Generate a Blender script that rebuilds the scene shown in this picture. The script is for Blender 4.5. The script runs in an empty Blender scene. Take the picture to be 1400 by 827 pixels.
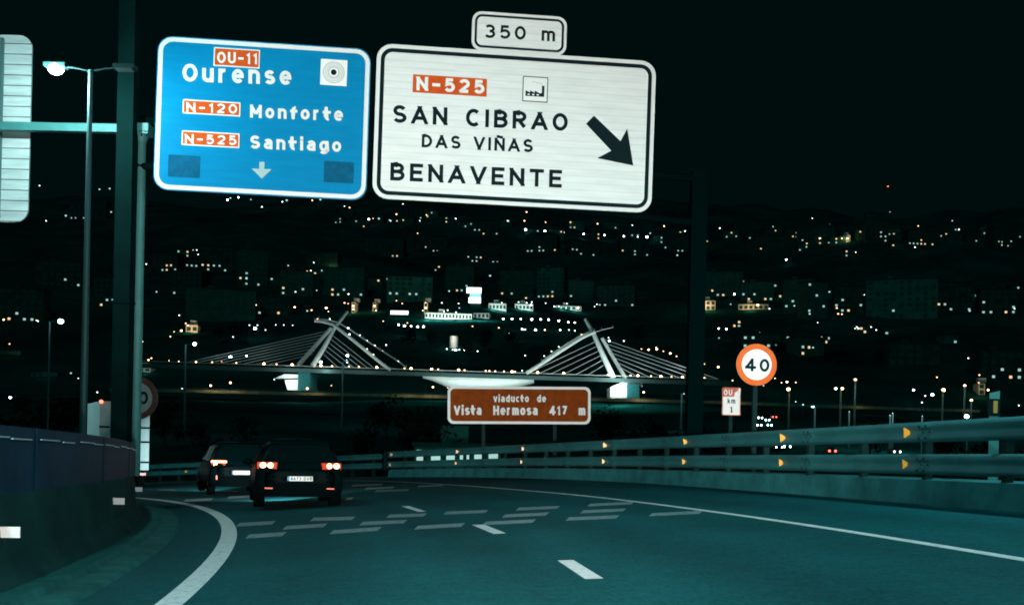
import bpy, math, random
from mathutils import Vector, Matrix
R_ = math.radians
rnd = random.Random(11)
sc = bpy.context.scene
col = sc.collection

# ------------------------------------------------------------------ camera, sky, night fill, exposure
F, PW, PH, HY = 1450.0, 1400.0, 827.0, 612.0        # focal length and size in photo pixels, horizon row
ROLL = R_(1.2)                                       # the car leans into the banked curve
CAM = Vector((0.0, 0.0, 1.15))
cam_d = bpy.data.cameras.new('camera')
cam_d.sensor_width = 36.0
cam_d.lens = F / PW * 36.0
cam_d.shift_y = (HY - PH / 2) / PW
cam_d.clip_start, cam_d.clip_end = 0.1, 9000.0
cam = bpy.data.objects.new('camera', cam_d)
cr, sr = math.cos(ROLL), math.sin(ROLL)
m = Matrix(((cr, -sr, 0), (0, 0, -1), (sr, cr, 0))).to_4x4()
m.translation = CAM
cam.matrix_world = m
col.objects.link(cam)
sc.camera = cam

world = bpy.data.worlds.new('World')
sc.world = world
world.use_nodes = True
nt = world.node_tree
bg = nt.nodes['Background']
tc = nt.nodes.new('ShaderNodeTexCoord')
sx = nt.nodes.new('ShaderNodeSeparateXYZ')
ramp = nt.nodes.new('ShaderNodeValToRGB')
nt.links.new(tc.outputs['Generated'], sx.inputs[0])
nt.links.new(sx.outputs['Z'], ramp.inputs[0])
nt.links.new(ramp.outputs[0], bg.inputs[0])
ramp.color_ramp.elements[0].position = 0.10
ramp.color_ramp.elements[0].color = (0.0003, 0.0038, 0.0040, 1)
ramp.color_ramp.elements[1].position = 0.55
ramp.color_ramp.elements[1].color = (0.0003, 0.0036, 0.0040, 1)
bg.inputs[1].default_value = 1.0

def light(name, kind, loc, power, color, size=0.3, aim=None, cone=60, blend=0.5, angle=2):
    d = bpy.data.lights.new(name, kind)
    d.energy, d.color = power, color
    if kind == 'SUN':
        d.angle = R_(angle)
    else:
        d.shadow_soft_size = size
    if kind == 'SPOT':
        d.spot_size, d.spot_blend = R_(cone), blend
    o = bpy.data.objects.new(name, d)
    o.location = loc
    if aim is not None:
        o.rotation_euler = (Vector(aim) - Vector(loc)).to_track_quat('-Z', 'Y').to_euler()
    col.objects.link(o)
    return o

light('night_fill', 'SUN', (0, -50, 80), 0.21, (0.03, 0.85, 0.86), aim=(25, 60, 0), angle=3)  # added sun lamp without a visible moon, lifts the dark hillside
# main beams, then two added fill spots, at the car the photo is taken from
for s in (-0.62, 0.62):
    light('headlamp_or_fill', 'SPOT', (s, 1.3, 0.68), 12700, (1.0, 0.985, 0.95), 0.09,
          aim=(s + 0.4, 21.3, 6.1), cone=54, blend=0.75)

light('headlamp_or_fill', 'SPOT', (.62, 1.3, .68), 19000, (1.0, .985, .95), .09, aim=(.45, 44, 3.2), cone=15, blend=.6)  # added narrow spot that brightens the brown viaduct sign
light('reflector_fill', 'SPOT', (-.62, 1.3, .66), 2600, (1.0, .98, .94), .09, aim=(-6.5, 14, .4), cone=75, blend=.7)  # added low fill that brightens the white wall reflectors

vs = sc.view_settings
vs.view_transform, vs.look, vs.exposure, vs.gamma = 'Standard', 'None', 0.0, 1.0
sc.cycles.use_denoising = True
sc.cycles.use_adaptive_sampling = False
sc.cycles.filter_width = 1.8
sc.cycles.max_bounces = 5
sc.cycles.sample_clamp_indirect = 4.0

# ------------------------------------------------------------------ geometry of the view and of the curve
CX, CY = -80.0, -3.0                                 # centre of the bend
def ray(px, py):
    u, v = (px - 700) / F, (HY - py) / F
    return Vector((u * cr - v * sr, 1.0, u * sr + v * cr))

def at(px, py, depth):
    return CAM + ray(px, py) * depth

BANK = 0.068
def road_pt(px, py, lift=0.0):
    d = ray(px, py)
    t = (CAM.z - lift) / (BANK * d.x - d.z)
    return CAM + d * t

def polar(r, th, dz=0.0):
    x, y = CX + r * math.cos(R_(th)), CY + r * math.sin(R_(th))
    return Vector((x, y, BANK * x + dz))

def interp(tab, x):
    if x <= tab[0][0]: return tab[0][1]
    for (a, b), (c, d) in zip(tab, tab[1:]):
        if x <= c:
            t = (x - a) / (c - a)
            return b + (d - b) * t
    return tab[-1][1]

def smooth_interp(tab, x):
    return sum(interp(tab, x + k) for k in (-1.5, -.75, 0, .75, 1.5)) / 5

BAR = [(-30, 88.0), (11.2, 88.2), (16.4, 88.75), (24.3, 90.3), (30.7, 91.5), (36.4, 92.1), (60, 92.3), (100, 92.3)]
EDGE = [(-30, 84.9), (8, 85.1), (12, 85.3), (15, 85.5), (17.8, 85.8), (21.6, 86.15), (27.2, 87.1), (34, 88.8), (60, 89.2), (100, 89.2)]
def r_bar(th): return smooth_interp(BAR, th)
def r_edge(th): return smooth_interp(EDGE, th)

def theta_at_px(px, rf, dz, lo=2.0, hi=60.0):
    """angle of the point on the curve r = rf(theta) that stands at picture column px"""
    best = None
    n = 4000
    for i in range(n):
        th = lo + (hi - lo) * i / n
        p = polar(rf(th), th, dz)
        q = p - CAM
        e = abs(700 + F * (q.x * cr + q.z * sr) / q.y - px) if q.y > 0.5 else 1e9
        if best is None or e < best[0]: best = (e, th)
    return best[1]

PROF = [(-400, -9), (0, -9), (70, -11), (130, -8), (200, -1), (300, 7), (400, 14.5), (480, 20), (540, 24), (600, 42),
        (700, 74), (1000, 160), (1400, 298), (1700, 400), (1850, 432), (2200, 425), (3200, 300)]
def terrain(x, y):
    z = sum(interp(PROF, y + k) for k in (-24, -12, 0, 12, 24)) / 5
    a = max(0.0, min(1.0, (y - 560) / 500))
    z += a * (16 * math.sin(x * 0.0061 + 1.3) * math.sin(y * 0.0043 + .4) + 9 * math.sin(x * 0.017 + y * 0.011) + 4 * math.sin(x * .041 - y * .033))
    z -= a * 26 * max(0, min(1, (x + 500) / -700)) + a * a * 0.00003 * (x - 100) ** 2 * .5
    b = max(0.0, min(1.0, (y - 140) / 120)) * (1 - a)
    z += b * (1.1 * math.sin(x * .05 + y * .021) + .8 * math.sin(x * .023 - y * .047))
    return z

def on_terrain(px, py, h):
    """ground point below the picture point (px, py) where something of height h reaches it"""
    d = ray(px, py)
    t = 110.0
    while t < 2600:
        p = CAM + d * t
        if p.z - h <= terrain(p.x, p.y):
            return Vector((p.x, p.y, p.z - h)), t
        t += 2.0
    p = CAM + d * 1700
    return Vector((p.x, p.y, p.z - h)), 1700.0

# ------------------------------------------------------------------ materials
def mat(name, color, rough=0.7, metal=0.0, var=0.0, scale=8.0, bump=0.0, emit=None, strength=0.0, coat=0.0, sampled=False, spec=None, detail=4.0):
    mt = bpy.data.materials.new(name)
    mt.use_nodes = True
    t = mt.node_tree
    b = t.nodes['Principled BSDF']
    b.inputs['Base Color'].default_value = (*color, 1)
    b.inputs['Roughness'].default_value = rough
    b.inputs['Metallic'].default_value = metal
    if spec is not None: b.inputs['Specular IOR Level'].default_value = spec
    if coat: b.inputs['Coat Weight'].default_value = coat
    if emit is not None:
        b.inputs['Emission Color'].default_value = (*emit, 1)
        b.inputs['Emission Strength'].default_value = strength
        mt.cycles.emission_sampling = 'AUTO' if sampled else 'NONE'
    if var or bump:
        co = t.nodes.new('ShaderNodeTexCoord')
        n = t.nodes.new('ShaderNodeTexNoise')
        n.inputs['Scale'].default_value = scale
        n.inputs['Detail'].default_value = detail
        n.inputs['Roughness'].default_value = 0.65
        t.links.new(co.outputs['Object'], n.inputs['Vector'])
        if var:
            r = t.nodes.new('ShaderNodeValToRGB')
            r.color_ramp.elements[0].position, r.color_ramp.elements[1].position = 0.3, 0.72
            r.color_ramp.elements[0].color = (*[c * (1 - var) for c in color], 1)
            r.color_ramp.elements[1].color = (*[min(1, c * (1 + var)) for c in color], 1)
            t.links.new(n.outputs[0], r.inputs[0])
            t.links.new(r.outputs[0], b.inputs['Base Color'])
        if bump:
            bm_ = t.nodes.new('ShaderNodeBump')
            bm_.inputs['Strength'].default_value = bump
            bm_.inputs['Distance'].default_value = 0.02
            t.links.new(n.outputs[0], bm_.inputs['Height'])
            t.links.new(bm_.outputs[0], b.inputs['Normal'])
    return mt

def asphalt_mat():
    mt = bpy.data.materials.new('asphalt')
    mt.use_nodes = True
    t = mt.node_tree
    b = t.nodes['Principled BSDF']
    b.inputs['Roughness'].default_value = 0.85
    b.inputs['Specular IOR Level'].default_value = 0.06
    co = t.nodes.new('ShaderNodeTexCoord')
    big, fine = t.nodes.new('ShaderNodeTexNoise'), t.nodes.new('ShaderNodeTexNoise')
    big.inputs['Scale'].default_value, big.inputs['Detail'].default_value = 0.35, 5
    fine.inputs['Scale'].default_value, fine.inputs['Detail'].default_value = 26, 3
    for n in (big, fine): t.links.new(co.outputs['Object'], n.inputs['Vector'])
    r1, r2 = t.nodes.new('ShaderNodeValToRGB'), t.nodes.new('ShaderNodeValToRGB')
    r1.color_ramp.elements[0].position, r1.color_ramp.elements[1].position = .3, .7
    r1.color_ramp.elements[0].color = (0.0012, 0.050, 0.056, 1)
    r1.color_ramp.elements[1].color = (0.0026, 0.068, 0.076, 1)
    r2.color_ramp.elements[0].position, r2.color_ramp.elements[1].position = .25, .75
    r2.color_ramp.elements[0].color = (.62, .62, .62, 1)
    r2.color_ramp.elements[1].color = (1.35, 1.35, 1.35, 1)
    mx = t.nodes.new('ShaderNodeMixRGB'); mx.blend_type = 'MULTIPLY'; mx.inputs[0].default_value = 1
    t.links.new(big.outputs[0], r1.inputs[0]); t.links.new(fine.outputs[0], r2.inputs[0])
    t.links.new(r1.outputs[0], mx.inputs[1]); t.links.new(r2.outputs[0], mx.inputs[2])
    # worn wheel tracks follow the curve: darkness by distance from the centre of the bend
    sp = t.nodes.new('ShaderNodeSeparateXYZ'); t.links.new(co.outputs['Object'], sp.inputs[0])
    def mth(op, a_, b__=None):
        n_ = t.nodes.new('ShaderNodeMath'); n_.operation = op
        for i_, q_ in enumerate((a_, b__)):
            if q_ is None: continue
            if isinstance(q_, (int, float)): n_.inputs[i_].default_value = q_
            else: t.links.new(q_, n_.inputs[i_])
        return n_.outputs[0]
    dx_, dy_ = mth('SUBTRACT', sp.outputs['X'], CX), mth('SUBTRACT', sp.outputs['Y'], CY)
    rad = mth('SQRT', mth('ADD', mth('MULTIPLY', dx_, dx_), mth('MULTIPLY', dy_, dy_)))
    wav = mth('SINE', mth('MULTIPLY', mth('SUBTRACT', rad, mth('MULTIPLY', big.outputs[0], .5)), 3.4))
    trk = mth('ADD', mth('MULTIPLY', wav, .10), .97)
    mid = t.nodes.new('ShaderNodeTexNoise'); mid.inputs['Scale'].default_value = 5.5; mid.inputs['Detail'].default_value = 8; mid.inputs['Roughness'].default_value = .8
    t.links.new(co.outputs['Object'], mid.inputs['Vector'])
    trk = mth('MULTIPLY', trk, mth('ADD', mth('MULTIPLY', mid.outputs[0], 1.3), .35))
    mx2 = t.nodes.new('ShaderNodeMixRGB'); mx2.blend_type = 'MULTIPLY'; mx2.inputs[0].default_value = 1
    t.links.new(mx.outputs[0], mx2.inputs[1]); t.links.new(trk, mx2.inputs[2])
    t.links.new(mx2.outputs[0], b.inputs['Base Color'])
    bp = t.nodes.new('ShaderNodeBump'); bp.inputs['Strength'].default_value = .35; bp.inputs['Distance'].default_value = .01
    t.links.new(fine.outputs[0], bp.inputs['Height']); t.links.new(bp.outputs[0], b.inputs['Normal'])
    return mt

def worn_paint_mat(name, color, wear):
    """road paint through which the asphalt shows in specks"""
    mt = bpy.data.materials.new(name)
    mt.use_nodes = True
    t = mt.node_tree
    b = t.nodes['Principled BSDF']
    b.inputs['Roughness'].default_value = 0.6
    co, n = t.nodes.new('ShaderNodeTexCoord'), t.nodes.new('ShaderNodeTexNoise')
    n.inputs['Scale'].default_value, n.inputs['Detail'].default_value = 14, 6
    r = t.nodes.new('ShaderNodeValToRGB')
    r.color_ramp.elements[0].position, r.color_ramp.elements[1].position = wear - .08, wear + .12
    r.color_ramp.elements[0].color = (*[c * .45 for c in color], 1)
    r.color_ramp.elements[1].color = (*color, 1)
    t.links.new(co.outputs['Object'], n.inputs['Vector']); t.links.new(n.outputs[0], r.inputs[0]); t.links.new(r.outputs[0], b.inputs['Base Color'])
    return mt

def sheet_mat(name, color, pitch, dark, var=.06):
    """sign sheeting laid in horizontal extrusions: a thin joint every PITCH metres, light streaks of dirt"""
    mt = bpy.data.materials.new(name)
    mt.use_nodes = True
    t = mt.node_tree
    b = t.nodes['Principled BSDF']
    b.inputs['Roughness'].default_value = 0.55
    b.inputs['Specular IOR Level'].default_value = 0.06
    co, sp = t.nodes.new('ShaderNodeTexCoord'), t.nodes.new('ShaderNodeSeparateXYZ')
    t.links.new(co.outputs['Object'], sp.inputs[0])
    dv = t.nodes.new('ShaderNodeMath'); dv.operation = 'DIVIDE'; dv.inputs[1].default_value = pitch
    fr = t.nodes.new('ShaderNodeMath'); fr.operation = 'FRACT'
    lt = t.nodes.new('ShaderNodeMath'); lt.operation = 'LESS_THAN'; lt.inputs[1].default_value = .09
    t.links.new(sp.outputs['Y'], dv.inputs[0]); t.links.new(dv.outputs[0], fr.inputs[0]); t.links.new(fr.outputs[0], lt.inputs[0])
    mp = t.nodes.new('ShaderNodeMapping'); mp.inputs['Scale'].default_value = (.5, 3.0, 1)
    n = t.nodes.new('ShaderNodeTexNoise'); n.inputs['Scale'].default_value = 2.2; n.inputs['Detail'].default_value = 6
    t.links.new(co.outputs['Object'], mp.inputs[0]); t.links.new(mp.outputs[0], n.inputs['Vector'])
    r = t.nodes.new('ShaderNodeValToRGB')
    r.color_ramp.elements[0].position, r.color_ramp.elements[1].position = .35, .65
    r.color_ramp.elements[0].color = (*[c * (1 - var) for c in color], 1)
    r.color_ramp.elements[1].color = (*color, 1)
    t.links.new(n.outputs[0], r.inputs[0])
    mx = t.nodes.new('ShaderNodeMixRGB'); mx.blend_type = 'MULTIPLY'
    mx.inputs[2].default_value = (dark, dark, dark, 1)
    t.links.new(lt.outputs[0], mx.inputs[0]); t.links.new(r.outputs[0], mx.inputs[1]); t.links.new(mx.outputs[0], b.inputs['Base Color'])
    return mt

M = {}
M['asphalt'] = asphalt_mat()
M['paint'] = worn_paint_mat('road paint', (.62, .60, .60), .36)
M['paint_dull'] = worn_paint_mat('worn road paint', (.17, .26, .27), .46)
M['ground'] = mat('dark slopes', (.0035, .052, .046), .95, var=.7, scale=.012, detail=9, spec=.0)
M['concrete'] = mat('weathered concrete', (.020, .118, .124), .85, var=.35, scale=1.6, bump=.3, spec=.06)
M['mossy'] = mat('mossy concrete', (.0045, .031, .030), .9, var=.4, scale=1.3, bump=.12, detail=6, spec=.06)
M['gutter'] = mat('gutter concrete', (.011, .076, .073), .9, var=.4, scale=2.5, bump=.4, spec=.06)
M['galv'] = mat('dull galvanised steel', (.014, .112, .116), .6, .1, var=.28, scale=1.6, detail=7)
M['galv_dark'] = mat('dark steel', (.005, .022, .022), .7, .2, var=.2, scale=3, spec=.1)
M['post_grey'] = mat('grey painted post', (.05, .22, .21), .55, var=.18, scale=1.4)
M['post_unlit'] = mat('unlit dark steel', (.0003, .005, .005), .9, spec=.0)  # portal steel with its lack of light put into a darker colour
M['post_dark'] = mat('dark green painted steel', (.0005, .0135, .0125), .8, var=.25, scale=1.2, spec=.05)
M['screen'] = mat('blue grey screen sheet', (.0004, .024, .046), .6, 0.0, var=.35, scale=1.7, spec=.06)
M['rail_glint'] = mat('bright rail glint', (.20, .36, .38), .5, .1)  # brightness stands for glints on the rail
M['alu_back'] = sheet_mat('aluminium slats', (.70, .78, .76), .265, .16, .25)
M['alu_frame'] = mat('sign back frame', (.08, .16, .16), .6)
M['sign_white'] = sheet_mat('white sign sheeting', (.80, .82, .79), .176, .86, .09)
M['sign_white_flat'] = mat('white sign film', (.82, .83, .80), .55, var=.05, scale=1.5, spec=.05)
M['sign_border'] = mat('off white sign border', (.74, .75, .72), .55, spec=.05)
M['sign_black'] = mat('black sign film', (.004, .014, .016), .6, spec=.05)
M['sign_blue'] = sheet_mat('blue sign sheeting', (.001, .215, .44), .176, .95, .10)
M['sign_orange'] = mat('orange sign film', (.60, .085, .012), .6, var=.12, scale=6, spec=.05)
M['sign_red'] = mat('red orange sign film', (.72, .135, .030), .55, var=.08, scale=5, spec=.05)
M['sign_dullred'] = mat('faded red film', (.50, .14, .09), .6, var=.2, scale=9, spec=.05)
M['sign_red_shaded'] = mat('shaded brownish red film', (.06, .03, .025), .7, var=.25, scale=7, spec=.05)  # sign red darkened in colour to look out of the headlamp beam
M['sign_white_shaded'] = mat('shaded white film', (.15, .22, .22), .7, var=.2, scale=5, spec=.05)  # sign white darkened in colour for the same missing beam
M['sign_brown'] = mat('brown sign film', (.19, .036, .002), .6, var=.28, scale=2.6, detail=6, spec=.05)
M['letter'] = mat('white letter film', (.72, .74, .71), .55, spec=.05)
M['letter_grey'] = mat('grey arrow film', (.36, .50, .50), .6, spec=.05)
M['patch'] = mat('dark blue patch', (.003, .095, .19), .6, var=.25, scale=4, spec=.05)
M['ring'] = mat('grey ring film', (.48, .52, .50), .6, spec=.05)
M['amber'] = mat('amber reflector', (.95, .40, .035), .35)
M['amber_dull'] = mat('old amber lens', (.50, .27, .07), .5, spec=.1)
M['white_refl'] = mat('white reflector', (.9, .9, .86), .4)
M['car_paint'] = mat('black car paint', (.0006, .0046, .0052), .35, 0, spec=.008)
M['car_grey'] = mat('dark grey car paint', (.0010, .0060, .0068), .35, 0, spec=.008)
M['car_plastic'] = mat('black plastic', (.0005, .0032, .0036), .6, spec=.01)
M['car_glass'] = mat('dark car glass', (.0006, .005, .0055), .15, spec=.10)
M['tyre'] = mat('tyre rubber', (.001, .002, .0022), .9, spec=.05)
M['rim'] = mat('alloy rim', (.12, .17, .17), .4, .6)
M['lens_red'] = mat('red lamp lens', (.35, .02, .01), .25, emit=(1, .10, .03), strength=.45)
M['lamp_red'] = mat('lit red lamp', (.8, .1, .05), .3, emit=(1.0, .36, .20), strength=7.0, sampled=True)
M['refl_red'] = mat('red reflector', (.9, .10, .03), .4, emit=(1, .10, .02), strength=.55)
M['plate'] = mat('number plate', (.80, .80, .74), .5, emit=(1, .98, .9), strength=.10)
M['plate_lit'] = mat('lit number plate', (.85, .85, .85), .5, emit=(.9, .97, 1), strength=1.1)
M['plate_blue'] = mat('plate band', (.02, .2, .5), .5)
M['truck_white'] = mat('white truck box', (.40, .45, .44), .6, var=.08, scale=2)
M['truck_side'] = mat('truck side panel', (.36, .42, .41), .6, var=.1, scale=2)
M['pole_steel'] = mat('lamp post steel', (.02, .075, .078), .5, .2)
M['bulb'] = mat('bright street lamp lens', (1, 1, 1), .3, emit=(.95, 1.0, .97), strength=60, sampled=True)
M['bulb_off'] = mat('unlit lamp lens', (.03, .05, .05), .5, spec=.1)
def glow(n, c, s): M[n] = mat(n, (.8, .8, .8), .4, emit=c, strength=s)
glow('warm small lamp', (1, .50, .26), 5.5)
glow('warm lamp', (1, .50, .22), 13)
glow('white small lamp', (.86, 1, .92), 5)
glow('white lamp', (.92, 1, .95), 18)
glow('cyan lamp', (.50, .92, 1), 4)
glow('cyan big lamp', (.62, .95, 1), 16)
glow('faint lamp', (.40, .85, .80), 1.1)
glow('red lamp', (1, .12, .06), 4)
glow('lit window', (.55, .95, .85), .6)
glow('warm lit window', (1, .62, .32), 1.1)
glow('screen glow', (.85, 1, 1), 2.6)
glow('screen blue', (.25, .65, 1), 1.3)
glow('screen red', (1, .28, .12), 1.5)
M['wall_pale'] = mat('pale render', (.03, .15, .115), .95, var=.3, scale=.15, spec=.05)
M['wall_mid'] = mat('grey render', (.02, .10, .08), .95, var=.3, scale=.15, spec=.05)
M['wall_dark'] = mat('dark render', (.01, .058, .05), .95, var=.3, scale=.15, spec=.05)
M['roof'] = mat('roof tiles', (.012, .05, .045), .95, var=.3, scale=.5, spec=.05)
M['pane'] = mat('dark window pane', (.015, .085, .066), .8, spec=.02)
M['facade_white'] = mat('white facade', (.62, .70, .66), .8, var=.2, scale=.5)
M['bridge_white'] = mat('white bridge steel', (.60, .70, .68), .5, var=.08, scale=.3)
M['bridge_deck'] = mat('bridge deck', (.03, .075, .075), .8)
M['cable'] = mat('white stay cable', (.36, .45, .46), .5)
M['bark'] = mat('bark', (.012, .022, .018), .9)
M['leaf'] = mat('dark leaves', (.002, .020, .015), .9, var=.5, scale=.9, spec=.0)
M['stone'] = mat('quay stone', (.22, .22, .15), .9, var=.45, scale=.25)

# ------------------------------------------------------------------ mesh builder and object helpers
class MB:
    def __init__(s): s.v, s.f, s.mi, s.mats, s.sm = [], [], [], [], []
    def mid(s, m):
        if m not in s.mats: s.mats.append(m)
        return s.mats.index(m)
    def add(s, vs_, fs, m, smooth=False):
        o = len(s.v); k = s.mid(m)
        s.v += [Vector(p) for p in vs_]
        for f in fs:
            s.f.append([o + i for i in f]); s.mi.append(k); s.sm.append(smooth)
    def box(s, lo, hi, m, mx=None):
        x0, y0, z0 = lo; x1, y1, z1 = hi
        p = [Vector(q) for q in ((x0, y0, z0), (x1, y0, z0), (x1, y1, z0), (x0, y1, z0), (x0, y0, z1), (x1, y0, z1), (x1, y1, z1), (x0, y1, z1))]
        if mx: p = [mx @ q for q in p]
        s.add(p, [(0, 3, 2, 1), (4, 5, 6, 7), (0, 1, 5, 4), (1, 2, 6, 5), (2, 3, 7, 6), (3, 0, 4, 7)], m)
    def tube(s, pts, r, m, n=10, cap=True, smooth=True):
        pts = [Vector(p) for p in pts]
        rs = r if isinstance(r, (list, tuple)) else [r] * len(pts)
        vv, ff = [], []
        for i, p in enumerate(pts):
            d = (pts[min(i + 1, len(pts) - 1)] - pts[max(i - 1, 0)]).normalized()
            a = d.cross(Vector((0, 0, 1)))
            if a.length < 1e-3: a = d.cross(Vector((1, 0, 0)))
            a.normalize(); b = d.cross(a)
            for k in range(n):
                w = 2 * math.pi * k / n
                vv.append(p + (a * math.cos(w) + b * math.sin(w)) * rs[i])
        for i in range(len(pts) - 1):
            for k in range(n):
                ff.append((i * n + k, i * n + (k + 1) % n, (i + 1) * n + (k + 1) % n, (i + 1) * n + k))
        s.add(vv, ff, m, smooth)
        if cap:
            s.add(vv[:n], [tuple(range(n))], m); s.add(vv[-n:], [tuple(reversed(range(n)))], m)
    def prism(s, poly, z0, z1, m, mtop=None):
        """polygon in the xy plane, extruded from z0 to z1"""
        n = len(poly)
        s.add([(x, y, z1) for x, y in poly], [tuple(range(n))], mtop or m)
        s.add([(x, y, z0) for x, y in poly], [tuple(reversed(range(n)))], m)
        s.add([(x, y, z0) for x, y in poly] + [(x, y, z1) for x, y in poly], [(i, (i + 1) % n, n + (i + 1) % n, n + i) for i in range(n)], m)
    def sweep(s, prof, frames, m, smooth=False, cap=True):
        """closed profile [(dr, dz)] along polar frames [(r, theta)]"""
        n = len(prof); vv = []
        for r, th in frames:
            for dr, dz in prof: vv.append(polar(r + dr, th, dz))
        ff = [(i * n + k, i * n + (k + 1) % n, (i + 1) * n + (k + 1) % n, (i + 1) * n + k) for i in range(len(frames) - 1) for k in range(n)]
        s.add(vv, ff, m, smooth)
        if cap:
            s.add(vv[:n], [tuple(range(n))], m); s.add(vv[-n:], [tuple(reversed(range(n)))], m)
    def sphere(s, c, r, m, seg=10, ring=6, sc_=(1, 1, 1)):
        c = Vector(c); vv, ff = [], []
        for i in range(ring + 1):
            a = math.pi * i / ring
            for k in range(seg):
                b = 2 * math.pi * k / seg
                vv.append(c + Vector((r * sc_[0] * math.sin(a) * math.cos(b), r * sc_[1] * math.sin(a) * math.sin(b), r * sc_[2] * math.cos(a))))
        for i in range(ring):
            for k in range(seg):
                ff.append((i * seg + k, (i + 1) * seg + k, (i + 1) * seg + (k + 1) % seg, i * seg + (k + 1) % seg))
        s.add(vv, ff, m, True)
    def mesh(s, name):
        me = bpy.data.meshes.new(name)
        me.from_pydata([tuple(p) for p in s.v], [], s.f)
        for mt in s.mats: me.materials.append(M[mt])
        me.polygons.foreach_set('material_index', s.mi)
        me.polygons.foreach_set('use_smooth', s.sm)
        me.update()
        return me
    def build(s, name, parent=None, world=False):
        o = bpy.data.objects.new(name, s.mesh(name))
        col.objects.link(o)
        if parent is not None:
            o.parent = parent
            if world: o.matrix_parent_inverse = world_of(parent).inverted()
        return o

def world_of(o):
    m = o.matrix_basis.copy()
    if o.parent: m = world_of(o.parent) @ o.matrix_parent_inverse @ m
    return m

def tag(o, label, cat, group=None):
    o['label'], o['category'] = label, cat
    if group: o['group'] = group
    return o

def thing(name, label, cat, loc=(0, 0, 0), rz=0.0, group=None, matrix=None):
    o = bpy.data.objects.new(name, None)
    o.empty_display_size = .3
    col.objects.link(o)
    if matrix is not None: o.matrix_basis = matrix
    else:
        o.location = loc; o.rotation_euler = (0, 0, rz)
    return tag(o, label, cat, group)

def kids(o): return [c for c in bpy.data.objects if c.parent == o]
def copy_tree(o, parent=None, tree=None):
    tree = tree or {}
    c = o.copy(); col.objects.link(c)
    if parent is not None: c.parent = parent
    for ch in kids(o): copy_tree(ch, c)
    return c

def struct(o): o['kind'] = 'structure'; return o

ORD = ['first', 'second', 'third', 'fourth', 'fifth', 'sixth', 'seventh', 'eighth', 'ninth', 'tenth', 'eleventh', 'twelfth', 'thirteenth', 'fourteenth', 'fifteenth',
       'sixteenth', 'seventeenth', 'eighteenth', 'nineteenth', 'twentieth']
NUM = ['', 'one', 'two', 'three', 'four', 'five', 'six', 'seven', 'eight', 'nine', 'ten', 'eleven', 'twelve', 'thirteen', 'fourteen', 'fifteen', 'sixteen', 'seventeen', 'eighteen', 'nineteen', 'twenty']

# ------------------------------------------------------------------ ground and road
b = MB()
xs = [-1700 + 3400 * i / 110 for i in range(111)]
ys = [-300, -200, -100, -40, 0, 40, 80, 110] + [120 + 20 * i for i in range(50)] + [1120 + 40 * i for i in range(52)]
b.add([(x, y, terrain(x, y)) for y in ys for x in xs],
      [(j * 111 + i, j * 111 + i + 1, (j + 1) * 111 + i + 1, (j + 1) * 111 + i) for j in range(len(ys) - 1) for i in range(110)], 'ground', True)
struct(b.build('terrain'))

TH = [-24 + 1.0 * i for i in range(105)]
b = MB()
def strip(bm, r0, r1, th0, th1, lift, m, n=None):
    n = n or max(2, int(abs(th1 - th0) / .8))
    vv = []
    for i in range(n + 1):
        th = th0 + (th1 - th0) * i / n
        a = r0(th) if callable(r0) else r0; c = r1(th) if callable(r1) else r1
        vv += [polar(a, th, lift), polar(c, th, lift)]
    bm.add(vv, [(2 * i, 2 * i + 1, 2 * i + 3, 2 * i + 2) for i in range(n)], m)
b.sweep([(0, 0), (0, -1.4), (34.0, -1.4), (34.0, 0)], [(59.0, th) for th in TH], 'asphalt')
struct(b.build('road'))

b = MB()
strip(b, r_edge, lambda th: r_edge(th) + .13, -10, 78, .004, 'paint', 130)
struct(b.build('right_edge_line'))
b = MB()
strip(b, 77.98, 78.22, -10, 78, .004, 'paint', 130)
struct(b.build('left_edge_line'))
b = MB()
def ground_quad(bm, pts, m, lift=.004): bm.add([road_pt(x, y, lift) for x, y in pts], [(3, 2, 1, 0)], m)
for q in [((762, 765.5), (784, 765), (825, 790), (800, 791)), ((645, 717), (662, 716.5), (692, 728.5), (675, 729.5)), ((548, 691.5), (559, 691.2), (583, 698.8), (572, 699.3))]:
    ground_quad(b, q, 'paint')
for th in (26.0, 31.6, 37.0, 43.0, 50.0):
    strip(b, 81.78, 81.92, th, th + 1.6, .004, 'paint', 4)
struct(b.build('lane_line'))
b = MB()
bars = [(424, 486, 709.5, 708), (386, 448, 721, 717.5), (450, 522, 727, 722.5), (491, 557, 715.2, 712.6), (528, 584, 705.2, 703.4), (566, 636, 720.8, 717), (606, 668, 701, 698.6),
        (659, 733, 715, 711.8), (686, 751, 705, 702), (705, 766, 695.4, 693), (773, 847, 709, 706), (793, 856, 699.2, 696.6), (803, 867, 690, 687.3), (887, 961, 703.2, 699.8),
        (335, 392, 733, 729.5), (322, 377, 717, 714), (498, 540, 667.6, 666), (480, 524, 663.5, 661.8), (570, 608, 664.6, 663), (310, 352, 679.5, 678), (250, 292, 684, 682), (512, 560, 671, 669.4), (471, 484, 681.6, 681)]
for x0, x1, y0, y1 in bars:
    h = 1.0 + max(0, (y0 - 655)) * .024
    ground_quad(b, ((x0, y0 + h), (x0 + h * 2.2, y0 - h), (x1, y1 - h), (x1 - h * 2.2, y1 + h)), 'paint_dull')
struct(b.build('transverse_marking'))
b = MB()
b.sweep([(0, .002), (0, .11), (.30, .13), (.34, .06), (.62, .045), (.66, .002)], [(76.6, th) for th in [-10 + i * .8 for i in range(100)]], 'gutter')
struct(b.build('concrete_gutter'))

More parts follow.
